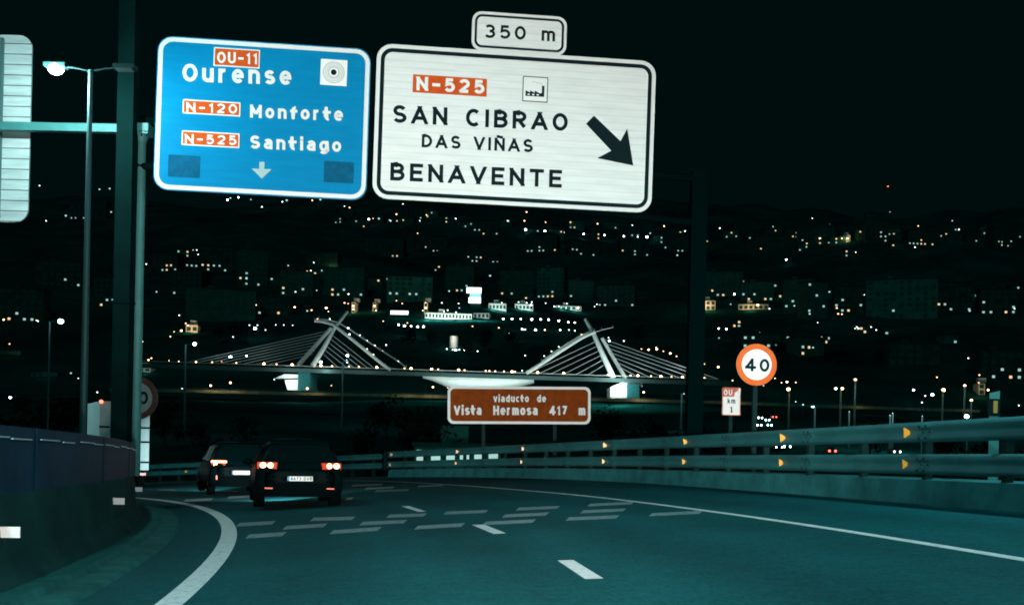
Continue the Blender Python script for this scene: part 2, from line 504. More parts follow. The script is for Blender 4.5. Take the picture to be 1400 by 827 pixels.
# ------------------------------------------------------------------ the concrete median wall with its screen
t = thing('median_barrier', 'mossy concrete median wall topped by a dark blue sheet screen', 'barrier', polar(76.3, 8))
b = MB()
TM = [-10 + .8 * i for i in range(96)]
b.sweep([(.34, 0), (.34, .10), (.15, .36), (.10, .95), (-.10, .95), (-.15, .36), (-.34, .10), (-.34, 0)], [(76.28, th) for th in TM], 'mossy')
b.build('concrete_wall', t, True)
b = MB()
b.sweep([(.10, .93), (.10, 1.58), (.07, 1.58), (.07, .93)], [(76.28, th) for th in TM], 'screen')
b.build('screen_panel', t, True)
k = 0
for i in range(60):
    th = -2 + i * .78
    b = MB()
    b.sweep([(.112, .93), (.112, 1.582), (.102, 1.582), (.102, .93)], [(76.28, th), (76.28, th + .05)], 'screen')
    if i % 4 == 0: b.build('screen_post', t, True)
    b = MB()
    w = (0.62, .45, .7, .5)[i % 4]; dz = (0, -.012, .006, -.006)[i % 4]
    b.sweep([(.135, 1.458 + dz), (.135, 1.471 + dz), (.114, 1.471 + dz), (.114, 1.458 + dz)], [(76.28, th + .09), (76.28, th + .09 + w)], 'rail_glint')  # rail broken into bright dashes that stand for light glints
    b.build('screen_rail_glint', t, True)
for px, dz, sz in ((9, .60, 1.05), (160, .63, 1.0), (206, .62, 1.0)):
    rr = 76.28 + .12
    th = theta_at_px(px, lambda a: rr + .06, dz, 4, 19.5) if px < 200 else 20.4
    b = MB()
    p = polar(rr + .02, th, dz)
    mx = Matrix.Translation(p) @ Matrix.Rotation(R_(8), 4, 'Z')
    b.box((-.02, -.012, -.05), (.15 * sz, .012, .05), 'white_refl', mx)
    b.build('reflector', t, True)

# ------------------------------------------------------------------ right hand barrier: concrete plinth and two steel beams
WB = [(0, 0), (-.075, .045), (-.083, .08), (-.01, .13), (-.01, .18), (-.083, .23), (-.075, .265), (0, .31), (.006, .31), (-.068, .262), (-.075, .232), (0, .182), (0, .128), (-.075, .078), (-.068, .048), (.006, 0)]
TB = [-12 + .5 * i for i in range(98)]
TBp = [th for th in TB if th <= 36.5]
t = thing('bridge_barrier', 'steel double guard rail with amber reflectors on a low concrete plinth', 'barrier', polar(r_bar(12), 12))
b = MB()
b.sweep([(-.02, 0), (0, .37), (.42, .37), (.42, 0)], [(r_bar(th), th) for th in TBp], 'concrete')
b.build('concrete_plinth', t, True)
TR = [th for th in TB if th <= 37.2]
for z0 in (.45, .94):
    b = MB()
    b.sweep([(dr - .02 * (z0 < .8), z0 + dz) for dr, dz in WB], [(r_bar(th), th) for th in TR], 'galv', True)
    for i in range(17):                                # overlapping ends of the beams with their bolts
        th = -6 + i * 2.56 + .4
        if th > 36.5: break
        b.sweep([(dr - .02 * (z0 < .8) - .006, z0 + dz) for dr, dz in WB[:8]] + [(-.0, z0 + .31), (.004, z0)], [(r_bar(th), th), (r_bar(th + .22), th + .22)], 'galv')
        for e in (.05, .17):
            for dz in (.065, .155, .245):
                q = polar(r_bar(th + e) - .02 * (z0 < .8) - (.09 if dz != .155 else .016), th + e, z0 + dz)
                b.sphere(q, .018, 'galv_dark', 6, 4)
    b.build('beam_rail', t, True)
for i in range(36):
    th = -8 + i * 1.28
    if th > 37: break
    b = MB()
    b.sweep([(.03, .36), (.03, 1.26), (.15, 1.26), (.15, .36)], [(r_bar(th), th), (r_bar(th + .07), th + .07)], 'galv_dark')
    b.build('rail_post', t, True)
for px in (1240, 1070, 937, 827, 715, 625, 535):
    for z0, sh in ((1.095, 0), (.605, -1.5)):
        th = theta_at_px(px + sh, lambda a: r_bar(a) - .05, z0, 5, 40)
        p = polar(r_bar(th) - .05, th, z0)
        b = MB()
        mx = Matrix.Translation(p)
        s = 1.0
        pl = [(-.055, .078), (.03, .06), (.072, .012), (.03, -.05), (-.045, -.08)]
        b.prism(pl, -.012, .012, 'amber')
        for v in b.v:
            v.x, v.y, v.z = v.x * s, -v.z, v.y * s
        b.v = [mx @ v for v in b.v]
        b.build('amber_reflector', t, True)
t = thing('guard_rail', 'bare steel double guard rail continuing past the end of the plinth', 'guard rail', polar(92.6, 45))
TF = [37.4 + .6 * i for i in range(64)]
for z0 in (.40, .86):
    b = MB()
    b.sweep([(dr + .45, z0 + dz) for dr, dz in WB], [(r_bar(th), th) for th in TF], 'galv', True)
    b.build('beam_rail', t, True)
for i in range(28):
    th = 38 + i * 1.3
    b = MB()
    b.sweep([(.47, 0), (.47, 1.16), (.6, 1.16), (.6, 0)], [(r_bar(th), th), (r_bar(th), th + .08)], 'galv_dark')
    b.build('rail_post', t, True)
b = MB()
b.box((-.05, -.02, -.06), (.09, .02, .06), 'amber', Matrix.Translation(polar(91.85, 49.7, .62)))
b.build('amber_reflector', t, True)

# ------------------------------------------------------------------ lettering: a stroke alphabet in the manner of road signs
def arc(cx, cy, rx, ry, a0, a1, n=14):
    return [(cx + rx * math.cos(R_(a0 + (a1 - a0) * i / n)), cy + ry * math.sin(R_(a0 + (a1 - a0) * i / n))) for i in range(n + 1)]
X = .74
def oval(w, h, y0=0): return arc(w / 2, y0 + h / 2, w / 2, h / 2, 90, 450, 28)
def bowl(w): return oval(w, X)
G = {
 'O': (.66, [oval(.66, 1)]), '0': (.56, [oval(.56, 1)]), 'Q': (.66, [oval(.66, 1)]),
 'U': (.58, [[(0, 1), (0, .3)] + arc(.29, .29, .29, .29, 180, 360) + [(.58, 1)]]),
 '-': (.34, [[(0, .46), (.34, .46)]]),
 '1': (.24, [[(0, .76), (.22, .97), (.22, 0)]]),
 '2': (.54, [arc(.27, .71, .27, .29, 165, -35) + [(.02, .02), (.03, 0), (.56, 0)]]),
 '3': (.52, [arc(.25, .75, .25, .25, 150, -90), arc(.25, .26, .28, .27, 90, -150)]),
 '4': (.64, [[(.66, .25), (.01, .25)], [(.03, .25), (.44, .98)], [(.46, 1), (.46, 0)]]),
 '5': (.52, [[(.5, 1), (.08, 1), (.04, .54)] + arc(.25, .32, .28, .32, 130, -150)]),
 '6': (.54, [oval(.54, .6), [(.0, .3), (.06, .6), (.34, 1)]]),
 '7': (.52, [[(0, 1), (.52, 1), (.18, 0)]]),
 '8': (.54, [oval(.54, .54), oval(.48, .46, .54)]),
 'N': (.60, [[(0, 0), (0, 1)], [(0, 1), (.60, 0)], [(.60, 0), (.60, 1)]]),
 'A': (.70, [[(0, 0), (.35, 1)], [(.35, 1), (.70, 0)], [(.13, .28), (.57, .28)]]),
 'S': (.54, [arc(.27, .745, .255, .255, 25, 270, 16) + arc(.27, .25, .28, .24, 90, -155, 16)[1:]]),
 'C': (.60, [arc(.33, .5, .33, .5, 48, 312, 22)]),
 'I': (.0, [[(0, 0), (0, 1)]]),
 'B': (.56, [[(0, 0), (0, 1)], [(0, 1), (.28, 1)] + arc(.28, .76, .25, .24, 90, -90) + [(0, .52)], [(.28, .52)] + arc(.28, .26, .29, .26, 90, -90) + [(0, 0)]]),
 'R': (.58, [[(0, 0), (0, 1)], [(0, 1), (.30, 1)] + arc(.30, .74, .27, .26, 90, -90) + [(0, .48)], [(.26, .48), (.58, 0)]]),
 'D': (.60, [[(0, 0), (0, 1)], [(0, 1), (.18, 1)] + arc(.18, .5, .42, .5, 90, -90, 18) + [(0, 0)]]),
 'V': (.66, [[(0, 1), (.33, 0)], [(.33, 0), (.66, 1)]]),
 'E': (.50, [[(0, 0), (0, 1)], [(0, 1), (.5, 1)], [(0, .52), (.44, .52)], [(0, 0), (.5, 0)]]),
 'T': (.58, [[(0, 1), (.58, 1)], [(.29, 1), (.29, 0)]]),
 'M': (.70, [[(0, 0), (0, 1)], [(0, .98), (.35, .25)], [(.35, .25), (.70, .98)], [(.70, 1), (.70, 0)]]),
 'H': (.58, [[(0, 0), (0, 1)], [(.58, 0), (.58, 1)], [(0, .5), (.58, .5)]]),
 'u': (.46, [[(0, X), (0, .25)] + arc(.23, .24, .23, .24, 180, 360), [(.46, X), (.46, 0)]]),
 'r': (.30, [[(0, 0), (0, X)], arc(.24, X - .28, .24, .28, 180, 75, 10)]),
 'e': (.48, [[(.02, X / 2), (.48, X / 2)] + arc(.24, X / 2, .24, X / 2, 5, 320, 22)]),
 'n': (.46, [[(0, 0), (0, X)], arc(.23, X - .24, .23, .24, 180, 0) + [(.46, 0)]]),
 's': (.40, [arc(.20, .555, .19, .185, 25, 270, 14) + arc(.20, .185, .21, .185, 90, -155, 14)[1:]]),
 'o': (.48, [bowl(.48)]),
 'f': (.32, [[(.12, 0), (.12, .78)] + arc(.30, .78, .18, .22, 180, 80, 8), [(-.02, X - .08), (.34, X - .08)]]),
 't': (.34, [[(.10, 1.06), (.10, .2)] + arc(.28, .2, .18, .2, 180, 285, 8), [(-.06, X - .08), (.36, X - .08)]]),
 'a': (.46, [arc(.23, X - .23, .22, .23, 155, 0, 12) + [(.45, 0)], arc(.22, .21, .21, .21, 60, 300, 14), [(.30, .40), (.45, .40)], [(.30, .03), (.45, .09)]]),
 'i': (.0, [[(0, 0), (0, X - .04)], [(0, 1.06), (0, 1.10)]]),
 'g': (.48, [bowl(.48), [(.48, X), (.48, -.1)] + arc(.24, -.06, .24, .22, 0, -150, 10)]),
 'm': (.72, [[(0, 0), (0, X)], arc(.18, X - .2, .18, .2, 180, 0) + [(.36, 0)], arc(.54, X - .2, .18, .2, 180, 0) + [(.72, 0)]]),
 'v': (.48, [[(0, X), (.24, 0)], [(.24, 0), (.48, X)]]),
 'd': (.48, [bowl(.48), [(.48, 0), (.48, 1.02)]]),
 'c': (.42, [arc(.24, X / 2, .24, X / 2, 50, 310, 20)]),
 'k': (.44, [[(0, 0), (0, 1.02)], [(.42, X), (.02, .30)], [(.14, .42), (.46, 0)]]),
}
G['\u00d1'] = (G['N'][0], G['N'][1] + [[(.06, 1.19), (.18, 1.25), (.30, 1.21), (.42, 1.17), (.54, 1.23)]])

def ribbon(bm, pts, w, z, m):
    closed = abs(pts[0][0] - pts[-1][0]) + abs(pts[0][1] - pts[-1][1]) < 1e-6
    P = [Vector(p) for p in pts]
    n = len(P); L, Rr = [], []
    for i in range(n):
        if closed: d0 = P[i] - P[i - 1] if i else P[0] - P[-2]; d1 = P[i + 1] - P[i] if i < n - 1 else P[1] - P[0]
        else: d0 = P[i] - P[i - 1] if i else P[1] - P[0]; d1 = P[i + 1] - P[i] if i < n - 1 else d0
        d0, d1 = d0.normalized(), d1.normalized()
        n0, n1 = Vector((-d0.y, d0.x)), Vector((-d1.y, d1.x))
        mm = (n0 + n1)
        mm = mm.normalized() if mm.length > 1e-4 else n0
        k = min(1.6, 1 / max(.3, mm.dot(n1)))
        L.append(P[i] + mm * (w / 2 * k)); Rr.append(P[i] - mm * (w / 2 * k))
    vv = [(p.x, p.y, z) for q in zip(L, Rr) for p in q]
    bm.add(vv, [(2 * i, 2 * i + 1, 2 * i + 3, 2 * i + 2) for i in range(n - 1)], m)

GAP = .18
def lettering(bm, s, x0, y0, x1, y1, cap, m, z, st=.17, space=.42):
    """one line of writing fitted between two baseline ends, in the plane z of the builder"""
    A, B = Vector((x0, y0)), Vector((x1, y1))
    W = (B - A).length; ex = (B - A) / W; ey = Vector((-ex.y, ex.x))
    s_ = st
    ws = [G[c][0] * (1 - s_) + s_ if c != ' ' else space for c in s]
    gaps = max(1, len(s) - 1)
    hs = max(.7, min(1.5, (W / cap) / (sum(ws) + GAP * gaps)))
    gap = (W / cap - sum(ws) * hs) / gaps
    x = 0.0; k = 0
    for c, w in zip(s, ws):
        if c != ' ':
            for stroke in G[c][1]:
                if c in 'NAVv' and len(stroke) == 2 and stroke[0][0] != stroke[1][0] and stroke[0][1] != stroke[1][1]:
                    # slanting strokes are cut off square with the letter's top, foot and sides
                    top = (s_ + (X if c == 'v' else 1.0) * (1 - s_)) * cap
                    q0, q1 = (Vector(((x + (s_ / 2 + gx * (1 - s_)) * hs) * cap, (s_ / 2 + gy * (1 - s_)) * cap)) for gx, gy in stroke)
                    d = (q1 - q0).normalized(); nn = Vector((-d.y, d.x)) * (s_ * cap / 2)
                    q0, q1 = q0 - d * s_ * cap, q1 + d * s_ * cap
                    poly = [q0 + nn, q0 - nn, q1 - nn, q1 + nn]
                    for ax, lim, sg in ((1, 0, 1), (1, top, -1), (0, x * cap, 1), (0, (x + w * hs) * cap, -1)):
                        out = []
                        for i in range(len(poly)):
                            p_, r_ = poly[i], poly[(i + 1) % len(poly)]
                            a_, b_ = (p_[ax] - lim) * sg, (r_[ax] - lim) * sg
                            if a_ >= 0: out.append(p_)
                            if a_ * b_ < 0: out.append(p_ + (r_ - p_) * (a_ / (a_ - b_)))
                        poly = out
                    vv = [A + ex * p_.x + ey * p_.y for p_ in poly]
                    bm.add([(p_.x, p_.y, z + .0006 * k) for p_ in vv], [tuple(range(len(vv)))], m); k += 1
                    continue
                pts = []
                stroke = list(stroke)          # square ends: straight stems run on by half a stroke
                e_ = s_ / 2 / (1 - s_)
                straight2 = len(stroke) == 2 and c != 'A'
                for i0, i1 in ((0, 1), (-1, -2)):
                    (ax_, ay_), (bx_, by_) = stroke[i0], stroke[i1]
                    if abs(ax_ - bx_) < 1e-6: stroke[i0] = (ax_, ay_ + e_ * (1 if ay_ > by_ else -1))
                    elif straight2 and abs(ay_ - by_) < 1e-6: stroke[i0] = (ax_ + e_ * (1 if ax_ > bx_ else -1) / hs, ay_)
                for gx, gy in stroke:
                    lx = (x + (s_ / 2 + gx * (1 - s_)) * hs) * cap; ly = (s_ / 2 + gy * (1 - s_)) * cap
                    p = A + ex * lx + ey * ly
                    pts.append((p.x, p.y))
                if stroke[0] == stroke[-1] or (abs(stroke[0][0] - stroke[-1][0]) + abs(stroke[0][1] - stroke[-1][1])) < 1e-6: pts[-1] = pts[0]
                ribbon(bm, pts, s_ * cap, z + .0006 * k, m); k += 1
        x += w * hs + gap

# ------------------------------------------------------------------ sign planes
class Plane:
    """a sign's own frame: x to the right, y up, z towards the traffic; maps picture points into it"""
    def __init__(s, px, py, depth, yaw=0.0, tilt=0.0):
        o = at(px, py, depth)
        ex = Vector((math.cos(yaw), math.sin(yaw), 0))
        ez = Vector((math.sin(yaw), -math.cos(yaw), 0))
        ey = Vector((0, 0, 1))
        q = Matrix.Rotation(-tilt, 3, ez)
        ex, ey = q @ ex, q @ ey
        s.o, s.ex, s.ey, s.ez = o, ex, ey, ez
        s.m = Matrix(((ex.x, ey.x, ez.x, o.x), (ex.y, ey.y, ez.y, o.y), (ex.z, ey.z, ez.z, o.z), (0, 0, 0, 1)))
    def uv(s, px, py):
        d = ray(px, py)
        t = (s.o - CAM).dot(s.ez) / d.dot(s.ez)
        p = CAM + d * t - s.o
        return (p.dot(s.ex), p.dot(s.ey))

def rrect(x0, y0, x1, y1, r, n=6):
    pts = []
    for cx, cy, a in ((x1 - r, y1 - r, 0), (x0 + r, y1 - r, 90), (x0 + r, y0 + r, 180), (x1 - r, y0 + r, 270)):
        for i in range(n + 1):
            w = R_(a + 90 * i / n)
            pts.append((cx + r * math.cos(w), cy + r * math.sin(w)))
    return pts

def face(bm, poly, z, m): bm.add([(x, y, z) for x, y in poly], [tuple(range(len(poly)))], m)

def box_uv(pl, tl, tr, br, bl):
    a, b_, c, d = pl.uv(*tl), pl.uv(*tr), pl.uv(*br), pl.uv(*bl)
    return ((a[0] + d[0]) / 2, (c[1] + d[1]) / 2, (b_[0] + c[0]) / 2, (a[1] + b_[1]) / 2)

def text_on(pl, par, s, p0, p1, cap_px, m, z, st=.17, name='lettering', space=.42):
    b = MB()
    a, c = pl.uv(*p0), pl.uv(*p1)
    cap = abs(pl.uv(p0[0], p0[1])[1] - pl.uv(p0[0], p0[1] - cap_px)[1])
    lettering(b, s, a[0], a[1], c[0], c[1], cap, m, z, st, space)
    return b.build(name, par)

def badge(pl, par, corners, s, p0, p1, cap):
    x0, y0, x1, y1 = box_uv(pl, *corners)
    b = MB()
    b.prism(rrect(x0, y0, x1, y1, .02), .012, .020, 'letter')
    face(b, rrect(x0 + .03, y0 + .03, x1 - .03, y1 - .03, .015), .023, 'sign_orange')
    o = b.build('road_number_panel', par)
    text_on(pl, o, s, p0, p1, cap, 'letter', .026, .2)
    return o

GT = R_(.75)
big = Plane(705, 170, 26.8, math.atan(.085), GT)

# gantry (portal) that carries the two large signs
lp, rp = at(165, 560, 26.0), at(944, 560, 28.2)
t = thing('sign_gantry', 'dark steel portal frame carrying the blue and the white direction signs', 'gantry', (lp.x, lp.y, BANK * lp.x))
for px, dep, w in ((166.5, 26.2, .20), (949, 28.2, .205)):
    p = at(px, 560, dep)
    b = MB()
    b.box((p.x - w, p.y - w, BANK * p.x - .6), (p.x + w, p.y + w, 13.2 if px < 500 else 8.6), 'post_dark' if px < 500 else 'post_unlit')  # right post takes the darkened copy so it looks unlit
    for z in (.9, 4.5): b.box((p.x - w - .02, p.y - w - .02, z), (p.x + w + .02, p.y + w + .02, z + .06), 'post_dark' if px < 500 else 'post_unlit')
    b.build('gantry_post', t, True)
a, c = at(166, 150, 26.42), at(946, 200, 28.0)
for dz in (0, 1.15):
    b = MB()
    p0, p1 = Vector((a.x, a.y, 8.0 + dz)), Vector((c.x, c.y, 7.2 + dz))
    b.tube([p0, p1], .10, 'post_unlit', 8)
    b.build('cross_beam', t, True)

# blue sign
t = thing('blue_direction_sign', 'blue overhead direction sign for Ourense, Monforte and Santiago', 'road sign', matrix=big.m)
x0, y0, x1, y1 = box_uv(big, (216, 51), (507.5, 65.5), (501, 271.5), (209, 262))
b = MB()
b.prism(rrect(x0, y0, x1, y1, .36), -.06, 0, 'alu_frame', 'sign_blue')
face(b, rrect(x0 + .025, y0 + .025, x1 - .025, y1 - .025, .34), .003, 'sign_border')
face(b, rrect(x0 + .13, y0 + .13, x1 - .13, y1 - .13, .25), .006, 'sign_blue')
b.build('panel', t)
badge(big, t, ((292.7, 65.2), (355.8, 69), (355, 94.6), (292, 91)), 'OU-11', (297, 87), (352, 89), 15.5)
text_on(big, t, 'Ourense', (249, 111.8), (399, 117), 24.5, 'letter', .012, .21)
badge(big, t, ((250.3, 136.7), (329, 140.2), (328.8, 159.5), (249.6, 156.3)), 'N-120', (254.5, 153.6), (325, 156.4), 13)
text_on(big, t, 'Monforte', (341.4, 161.4), (469.4, 166.2), 18, 'letter', .012, .225)
badge(big, t, ((248.9, 179.5), (328, 182.3), (327.4, 202.2), (248.2, 199.8)), 'N-525', (252.5, 196.8), (324, 199.2), 13)
text_on(big, t, 'Santiago', (341.4, 203.5), (467, 208.4), 18, 'letter', .012, .225)
for cs in (((231, 212), (274.5, 213.5), (273, 243.5), (229, 242)), ((443.5, 220.5), (484.5, 222), (483, 251), (442, 249.5))):
    xa, ya, xb, yb = box_uv(big, *cs)
    b = MB(); b.prism(rrect(xa, ya, xb, yb, .03), .007, .012, 'patch'); b.build('cover_patch', t)
b = MB()
face(b, [big.uv(*p) for p in reversed([(354.8, 221.5), (361.8, 221.7), (361.4, 231.4), (371.6, 231.8), (358, 244.6), (344, 230.8), (354.4, 231.2)])], .012, 'letter_grey')
b.build('down_arrow', t)
xa, ya, xb, yb = box_uv(big, (438.9, 81), (475, 83), (474, 118.5), (437.5, 116.4))
b = MB()
b.prism(rrect(xa, ya, xb, yb, .01), .007, .012, 'sign_white_flat')
cx_, cy_ = (xa + xb) / 2, (ya + yb) / 2
for i, (rr, m_) in enumerate(((.27, 'ring'), (.245, 'sign_white_flat'), (.225, 'ring'), (.205, 'sign_white_flat'), (.185, 'ring'), (.165, 'sign_white_flat'), (.148, 'ring'), (.115, 'sign_white_flat'), (.072, 'sign_black'))):
    face(b, [(cx_ + rr * math.cos(2 * math.pi * k / 28), cy_ + rr * math.sin(2 * math.pi * k / 28)) for k in range(28)], .014 + .002 * i, m_)
b.build('town_pictogram', t)

# white exit sign and the distance plate on it
t = thing('white_exit_sign', 'white overhead exit sign for San Cibrao das Vi\u00f1as and Benavente with black arrow', 'road sign', matrix=big.m)
x0, y0, x1, y1 = box_uv(big, (516.3, 62.4), (899, 81.6), (889, 290.3), (508, 272))
b = MB()
b.prism(rrect(x0, y0, x1, y1, .38), -.06, 0, 'alu_frame', 'sign_border')
face(b, rrect(x0 + .10, y0 + .10, x1 - .10, y1 - .10, .29), .003, 'sign_black')
face(b, rrect(x0 + .20, y0 + .20, x1 - .20, y1 - .20, .20), .006, 'sign_white')
b.build('panel', t)
x0, y0, x1, y1 = box_uv(big, (565, 102.7), (665.8, 108.1), (665.1, 132.4), (563.9, 127))
b = MB(); b.prism(rrect(x0, y0, x1, y1, .015), .009, .016, 'sign_orange'); o = b.build('road_number_panel', t)
text_on(big, o, 'N-525', (568.5, 124.2), (662.5, 129.3), 19, 'sign_white_flat', .02, .235)
text_on(big, t, 'SAN CIBRAO', (536.3, 168.2), (776.5, 180), 24.5, 'sign_black', .012, .205)
text_on(big, t, 'DAS VI\u00d1AS', (576, 201.8), (728.6, 209), 18, 'sign_black', .012, .205)
text_on(big, t, 'BENAVENTE', (532.7, 247), (768.5, 257.3), 24.5, 'sign_black', .012, .205)
b = MB()
ar = [(812, 158.6), (848.3, 193.5), (857.4, 176), (865.7, 226.8), (816.4, 216.6), (835.6, 206.5), (801, 169.8)]
face(b, [big.uv(*p) for p in reversed(ar)], .012, 'sign_black')
b.build('exit_arrow', t)
xa, ya, xb, yb = box_uv(big, (714.8, 104.5), (749.6, 106.3), (748.5, 140.8), (714, 139.3))
b = MB()
face(b, rrect(xa, ya, xb, yb, .01), .010, 'sign_black')
face(b, rrect(xa + .022, ya + .022, xb - .022, yb - .022, .01), .012, 'sign_white_flat')
w, h = xb - xa, yb - ya
def q(u, v): return (xa + u * w, ya + v * h)
face(b, [q(*p) for p in reversed([(.12, .22), (.12, .44), (.3, .36), (.3, .45), (.48, .36), (.48, .45), (.66, .36), (.76, .36), (.76, .66), (.86, .66), (.86, .22)])], .014, 'sign_black')
for u in (.2, .38, .56): face(b, [q(u, .26), q(u + .09, .26), q(u + .09, .31), q(u, .31)], .016, 'sign_white_flat')
ribbon(b, [q(.78, .70), q(.68, .77), q(.58, .74), q(.46, .80), q(.36, .77)], .015, .015, 'ring')
b.build('factory_pictogram', t)

plate = Plane(710, 46, 26.84, math.atan(.085), GT)
t = thing('distance_plate', 'small white plate reading 350 m on top of the white exit sign', 'road sign', matrix=plate.m)
x0, y0, x1, y1 = box_uv(plate, (645.9, 15.6), (776.5, 23.6), (772.9, 76.2), (644.4, 69))
b = MB()
b.prism(rrect(x0, y0, x1, y1, .24), -.06, 0, 'alu_frame', 'sign_border')
face(b, rrect(x0 + .07, y0 + .07, x1 - .07, y1 - .07, .18), .003, 'sign_black')
face(b, rrect(x0 + .13, y0 + .13, x1 - .13, y1 - .13, .13), .006, 'sign_white')
b.build('panel', t)
text_on(plate, t, '350 m', (661.5, 52.2), (759.4, 57.6), 18.5, 'sign_black', .012, .2)

# brown viaduct sign
brown = Plane(710, 553, 44.0, R_(3), R_(-1.0))
t = thing('viaduct_sign', 'brown sign with white lettering naming the Vista Hermosa viaduct', 'road sign', matrix=brown.m)
x0, y0, x1, y1 = box_uv(brown, (612, 528), (807.5, 528.5), (807.5, 580), (612, 579))
b = MB()
b.prism(rrect(x0, y0, x1, y1, .24), -.05, 0, 'alu_frame', 'letter')
face(b, rrect(x0 + .11, y0 + .11, x1 - .11, y1 - .11, .17), .004, 'sign_brown')
b.build('panel', t)
text_on(brown, t, 'viaducto de', (674.6, 549.4), (746.4, 549.6), 9.8, 'letter', .012, .205, space=.9)
text_on(brown, t, 'Vista Hermosa 417 m', (620.7, 567), (800, 567.4), 12.8, 'letter', .012, .215, space=1.05)
for u in (.25, .75):
    b = MB()
    xx = x0 + (x1 - x0) * u
    b.box((xx - .07, -4.6, -.2), (xx + .07, y1 - .1, -.06), 'galv_dark')
    b.build('sign_post', t)

def round_sign(name, label, px, py, depth, rad_px, yaw, digits, foot, red='sign_red', white='sign_white_flat'):
    pl = Plane(px, py, depth, yaw, 0)
    t = thing(name, label, 'road sign', matrix=pl.m)
    r = rad_px * depth / F
    def disc(rr, n=48): return [(rr * math.cos(2 * math.pi * k / n), rr * math.sin(2 * math.pi * k / n)) for k in range(n)]
    b = MB()
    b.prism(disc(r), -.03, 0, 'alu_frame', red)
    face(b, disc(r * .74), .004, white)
    b.build('disc', t)
    (ax, ay), (bx, by), cap = digits
    text_on(pl, t, '40', (ax, ay), (bx, by), cap, 'sign_black', .01, .21)
    b = MB()
    b.box((-.05, foot, -.14), (.05, r * .6, -.04), 'galv_dark')
    b.build('sign_post', t)
    return t
round_sign('speed_limit_sign', 'bright round 40 speed limit sign above the steel guard rail', 1034.5, 498.5, 24.5, 28.5, R_(6), ((1017.5, 507), (1052, 508.3), 17.5), -2.9)
round_sign('speed_limit_sign', 'dim round 40 speed limit sign in shaded colours half hidden behind the grey post', 187, 544, 27.5, 29.5, R_(-4), ((171.5, 552), (203, 552.6), 17.5), -2.0, 'sign_red_shaded', 'sign_white_shaded')  # dimness outside the beam is put into the film colours

km = Plane(1000, 548, 26.0, R_(6), R_(-.3))
t = thing('kilometre_plate', 'small white kilometre 1 plate with a peeling red OU band', 'road sign', matrix=km.m)
x0, y0, x1, y1 = box_uv(km, (987.5, 529.5), (1012.8, 529.5), (1012.4, 568), (987, 567.5))
b = MB()
b.prism(rrect(x0, y0, x1, y1, .03), -.02, 0, 'alu_frame', 'sign_dullred')
face(b, rrect(x0 + .02, y0 + .02, x1 - .02, y1 - (y1 - y0) * .33, .02), .004, 'sign_white_flat')
face(b, [(x1 - .17, y1 - .225), (x1 - .025, y1 - .225), (x1 - .01, y1 - .03), (x1 - .05, y1 - .015), (x1 - .08, y1 - .09), (x1 - .15, y1 - .12)], .006, 'sign_white_flat')
ribbon(b, [(x1 - .075, y1 - .16), (x1 - .055, y1 - .10), (x1 - .06, y1 - .06)], .012, .009, 'ring')
b.build('plate', t)
text_on(km, t, 'OU', (989.2, 540), (1001, 540.2), 7.6, 'letter', .01, .2)
text_on(km, t, 'km', (994.5, 551.4), (1005, 551.6), 7.0, 'sign_black', .01, .18)
text_on(km, t, '1', (998.2, 564), (1001.6, 564), 8.6, 'sign_black', .01, .26)
b = MB(); b.box((-.04, -3.0, -.10), (.04, .1, -.025), 'galv_dark'); b.build('sign_post', t)

# delineator post on the right
p = at(1358.5, 578, 15.7)
t = thing('delineator_post', 'white roadside marker post with dark band and amber lens', 'marker post', (p.x, p.y, BANK * p.x), R_(-8))
zb = 1.15 + (612 - 535) / F * 15.7 - BANK * p.x + .14
b = MB(); b.prism([(-.07, -.03), (.07, -.03), (.055, .04), (-.055, .04)], 0, zb, 'post_grey')
for v in b.v:
    if v.z > zb - .01: v.z += v.x * .25
b.build('post', t)
b = MB(); b.box((-.076, -.034, zb - .355), (.076, .044, zb - .10), 'sign_black'); b.build('dark_band', t)
b = MB(); b.box((-.018, -.040, zb - .31), (.040, -.0345, zb - .13), 'amber_dull'); b.build('amber_lens', t)

# cantilever post with the sign for the other carriageway seen from behind
p = at(189, 400, 26.5)
gz = BANK * p.x + .9
t = thing('cantilever_post', 'grey cantilever post and arm holding a sign seen from behind', 'sign support', (p.x, p.y, gz))
tz = at(189, 180, 26.5).z
b = MB(); b.tube([(p.x, p.y, gz), (p.x, p.y, tz - .05)], [.135, .118], 'post_grey', 14); b.build('post', t, True)
b = MB()
b.tube([(p.x, p.y, tz - .28), (p.x, p.y, tz - .10)], [.125, .17], 'post_grey', 14)
b.box((p.x - .23, p.y - .2, tz - .10), (p.x + .23, p.y + .2, tz - .06), 'post_grey'); b.box((p.x - .23, p.y - .2, tz - .04), (p.x + .23, p.y + .2, tz + .16), 'post_grey')
for dx in (-.18, -.06, .06, .18): b.tube([(p.x + dx, p.y - .17, tz - .16), (p.x + dx, p.y - .17, tz + .0)], .02, 'galv_dark', 6)
b.build('post_cap', t, True)
b = MB()
b.box((p.x - 6.2, p.y - .1, tz - .05), (p.x - .231, p.y + .1, tz + .15), 'post_grey'); b.build('arm', t, True)
bk = Plane(20, 175, 26.9, 0, R_(.3))
t = thing('reversed_sign', 'pale slatted aluminium back of a large sign hung on the grey arm', 'road sign', matrix=bk.m)
x0, y0, x1, y1 = box_uv(bk, (-150, 46), (43.5, 47), (39, 303), (-150, 301))
b = MB(); b.prism(rrect(x0, y0, x1, y1, .33), -.06, 0, 'alu_frame', 'alu_back'); b.build('slatted_panel', t)
b = MB()
xx = bk.uv(2, 175)[0]
b.box((xx - .06, y0 + .1, .002), (xx + .03, y1 - .1, .07), 'alu_frame'); b.build('bracket', t)

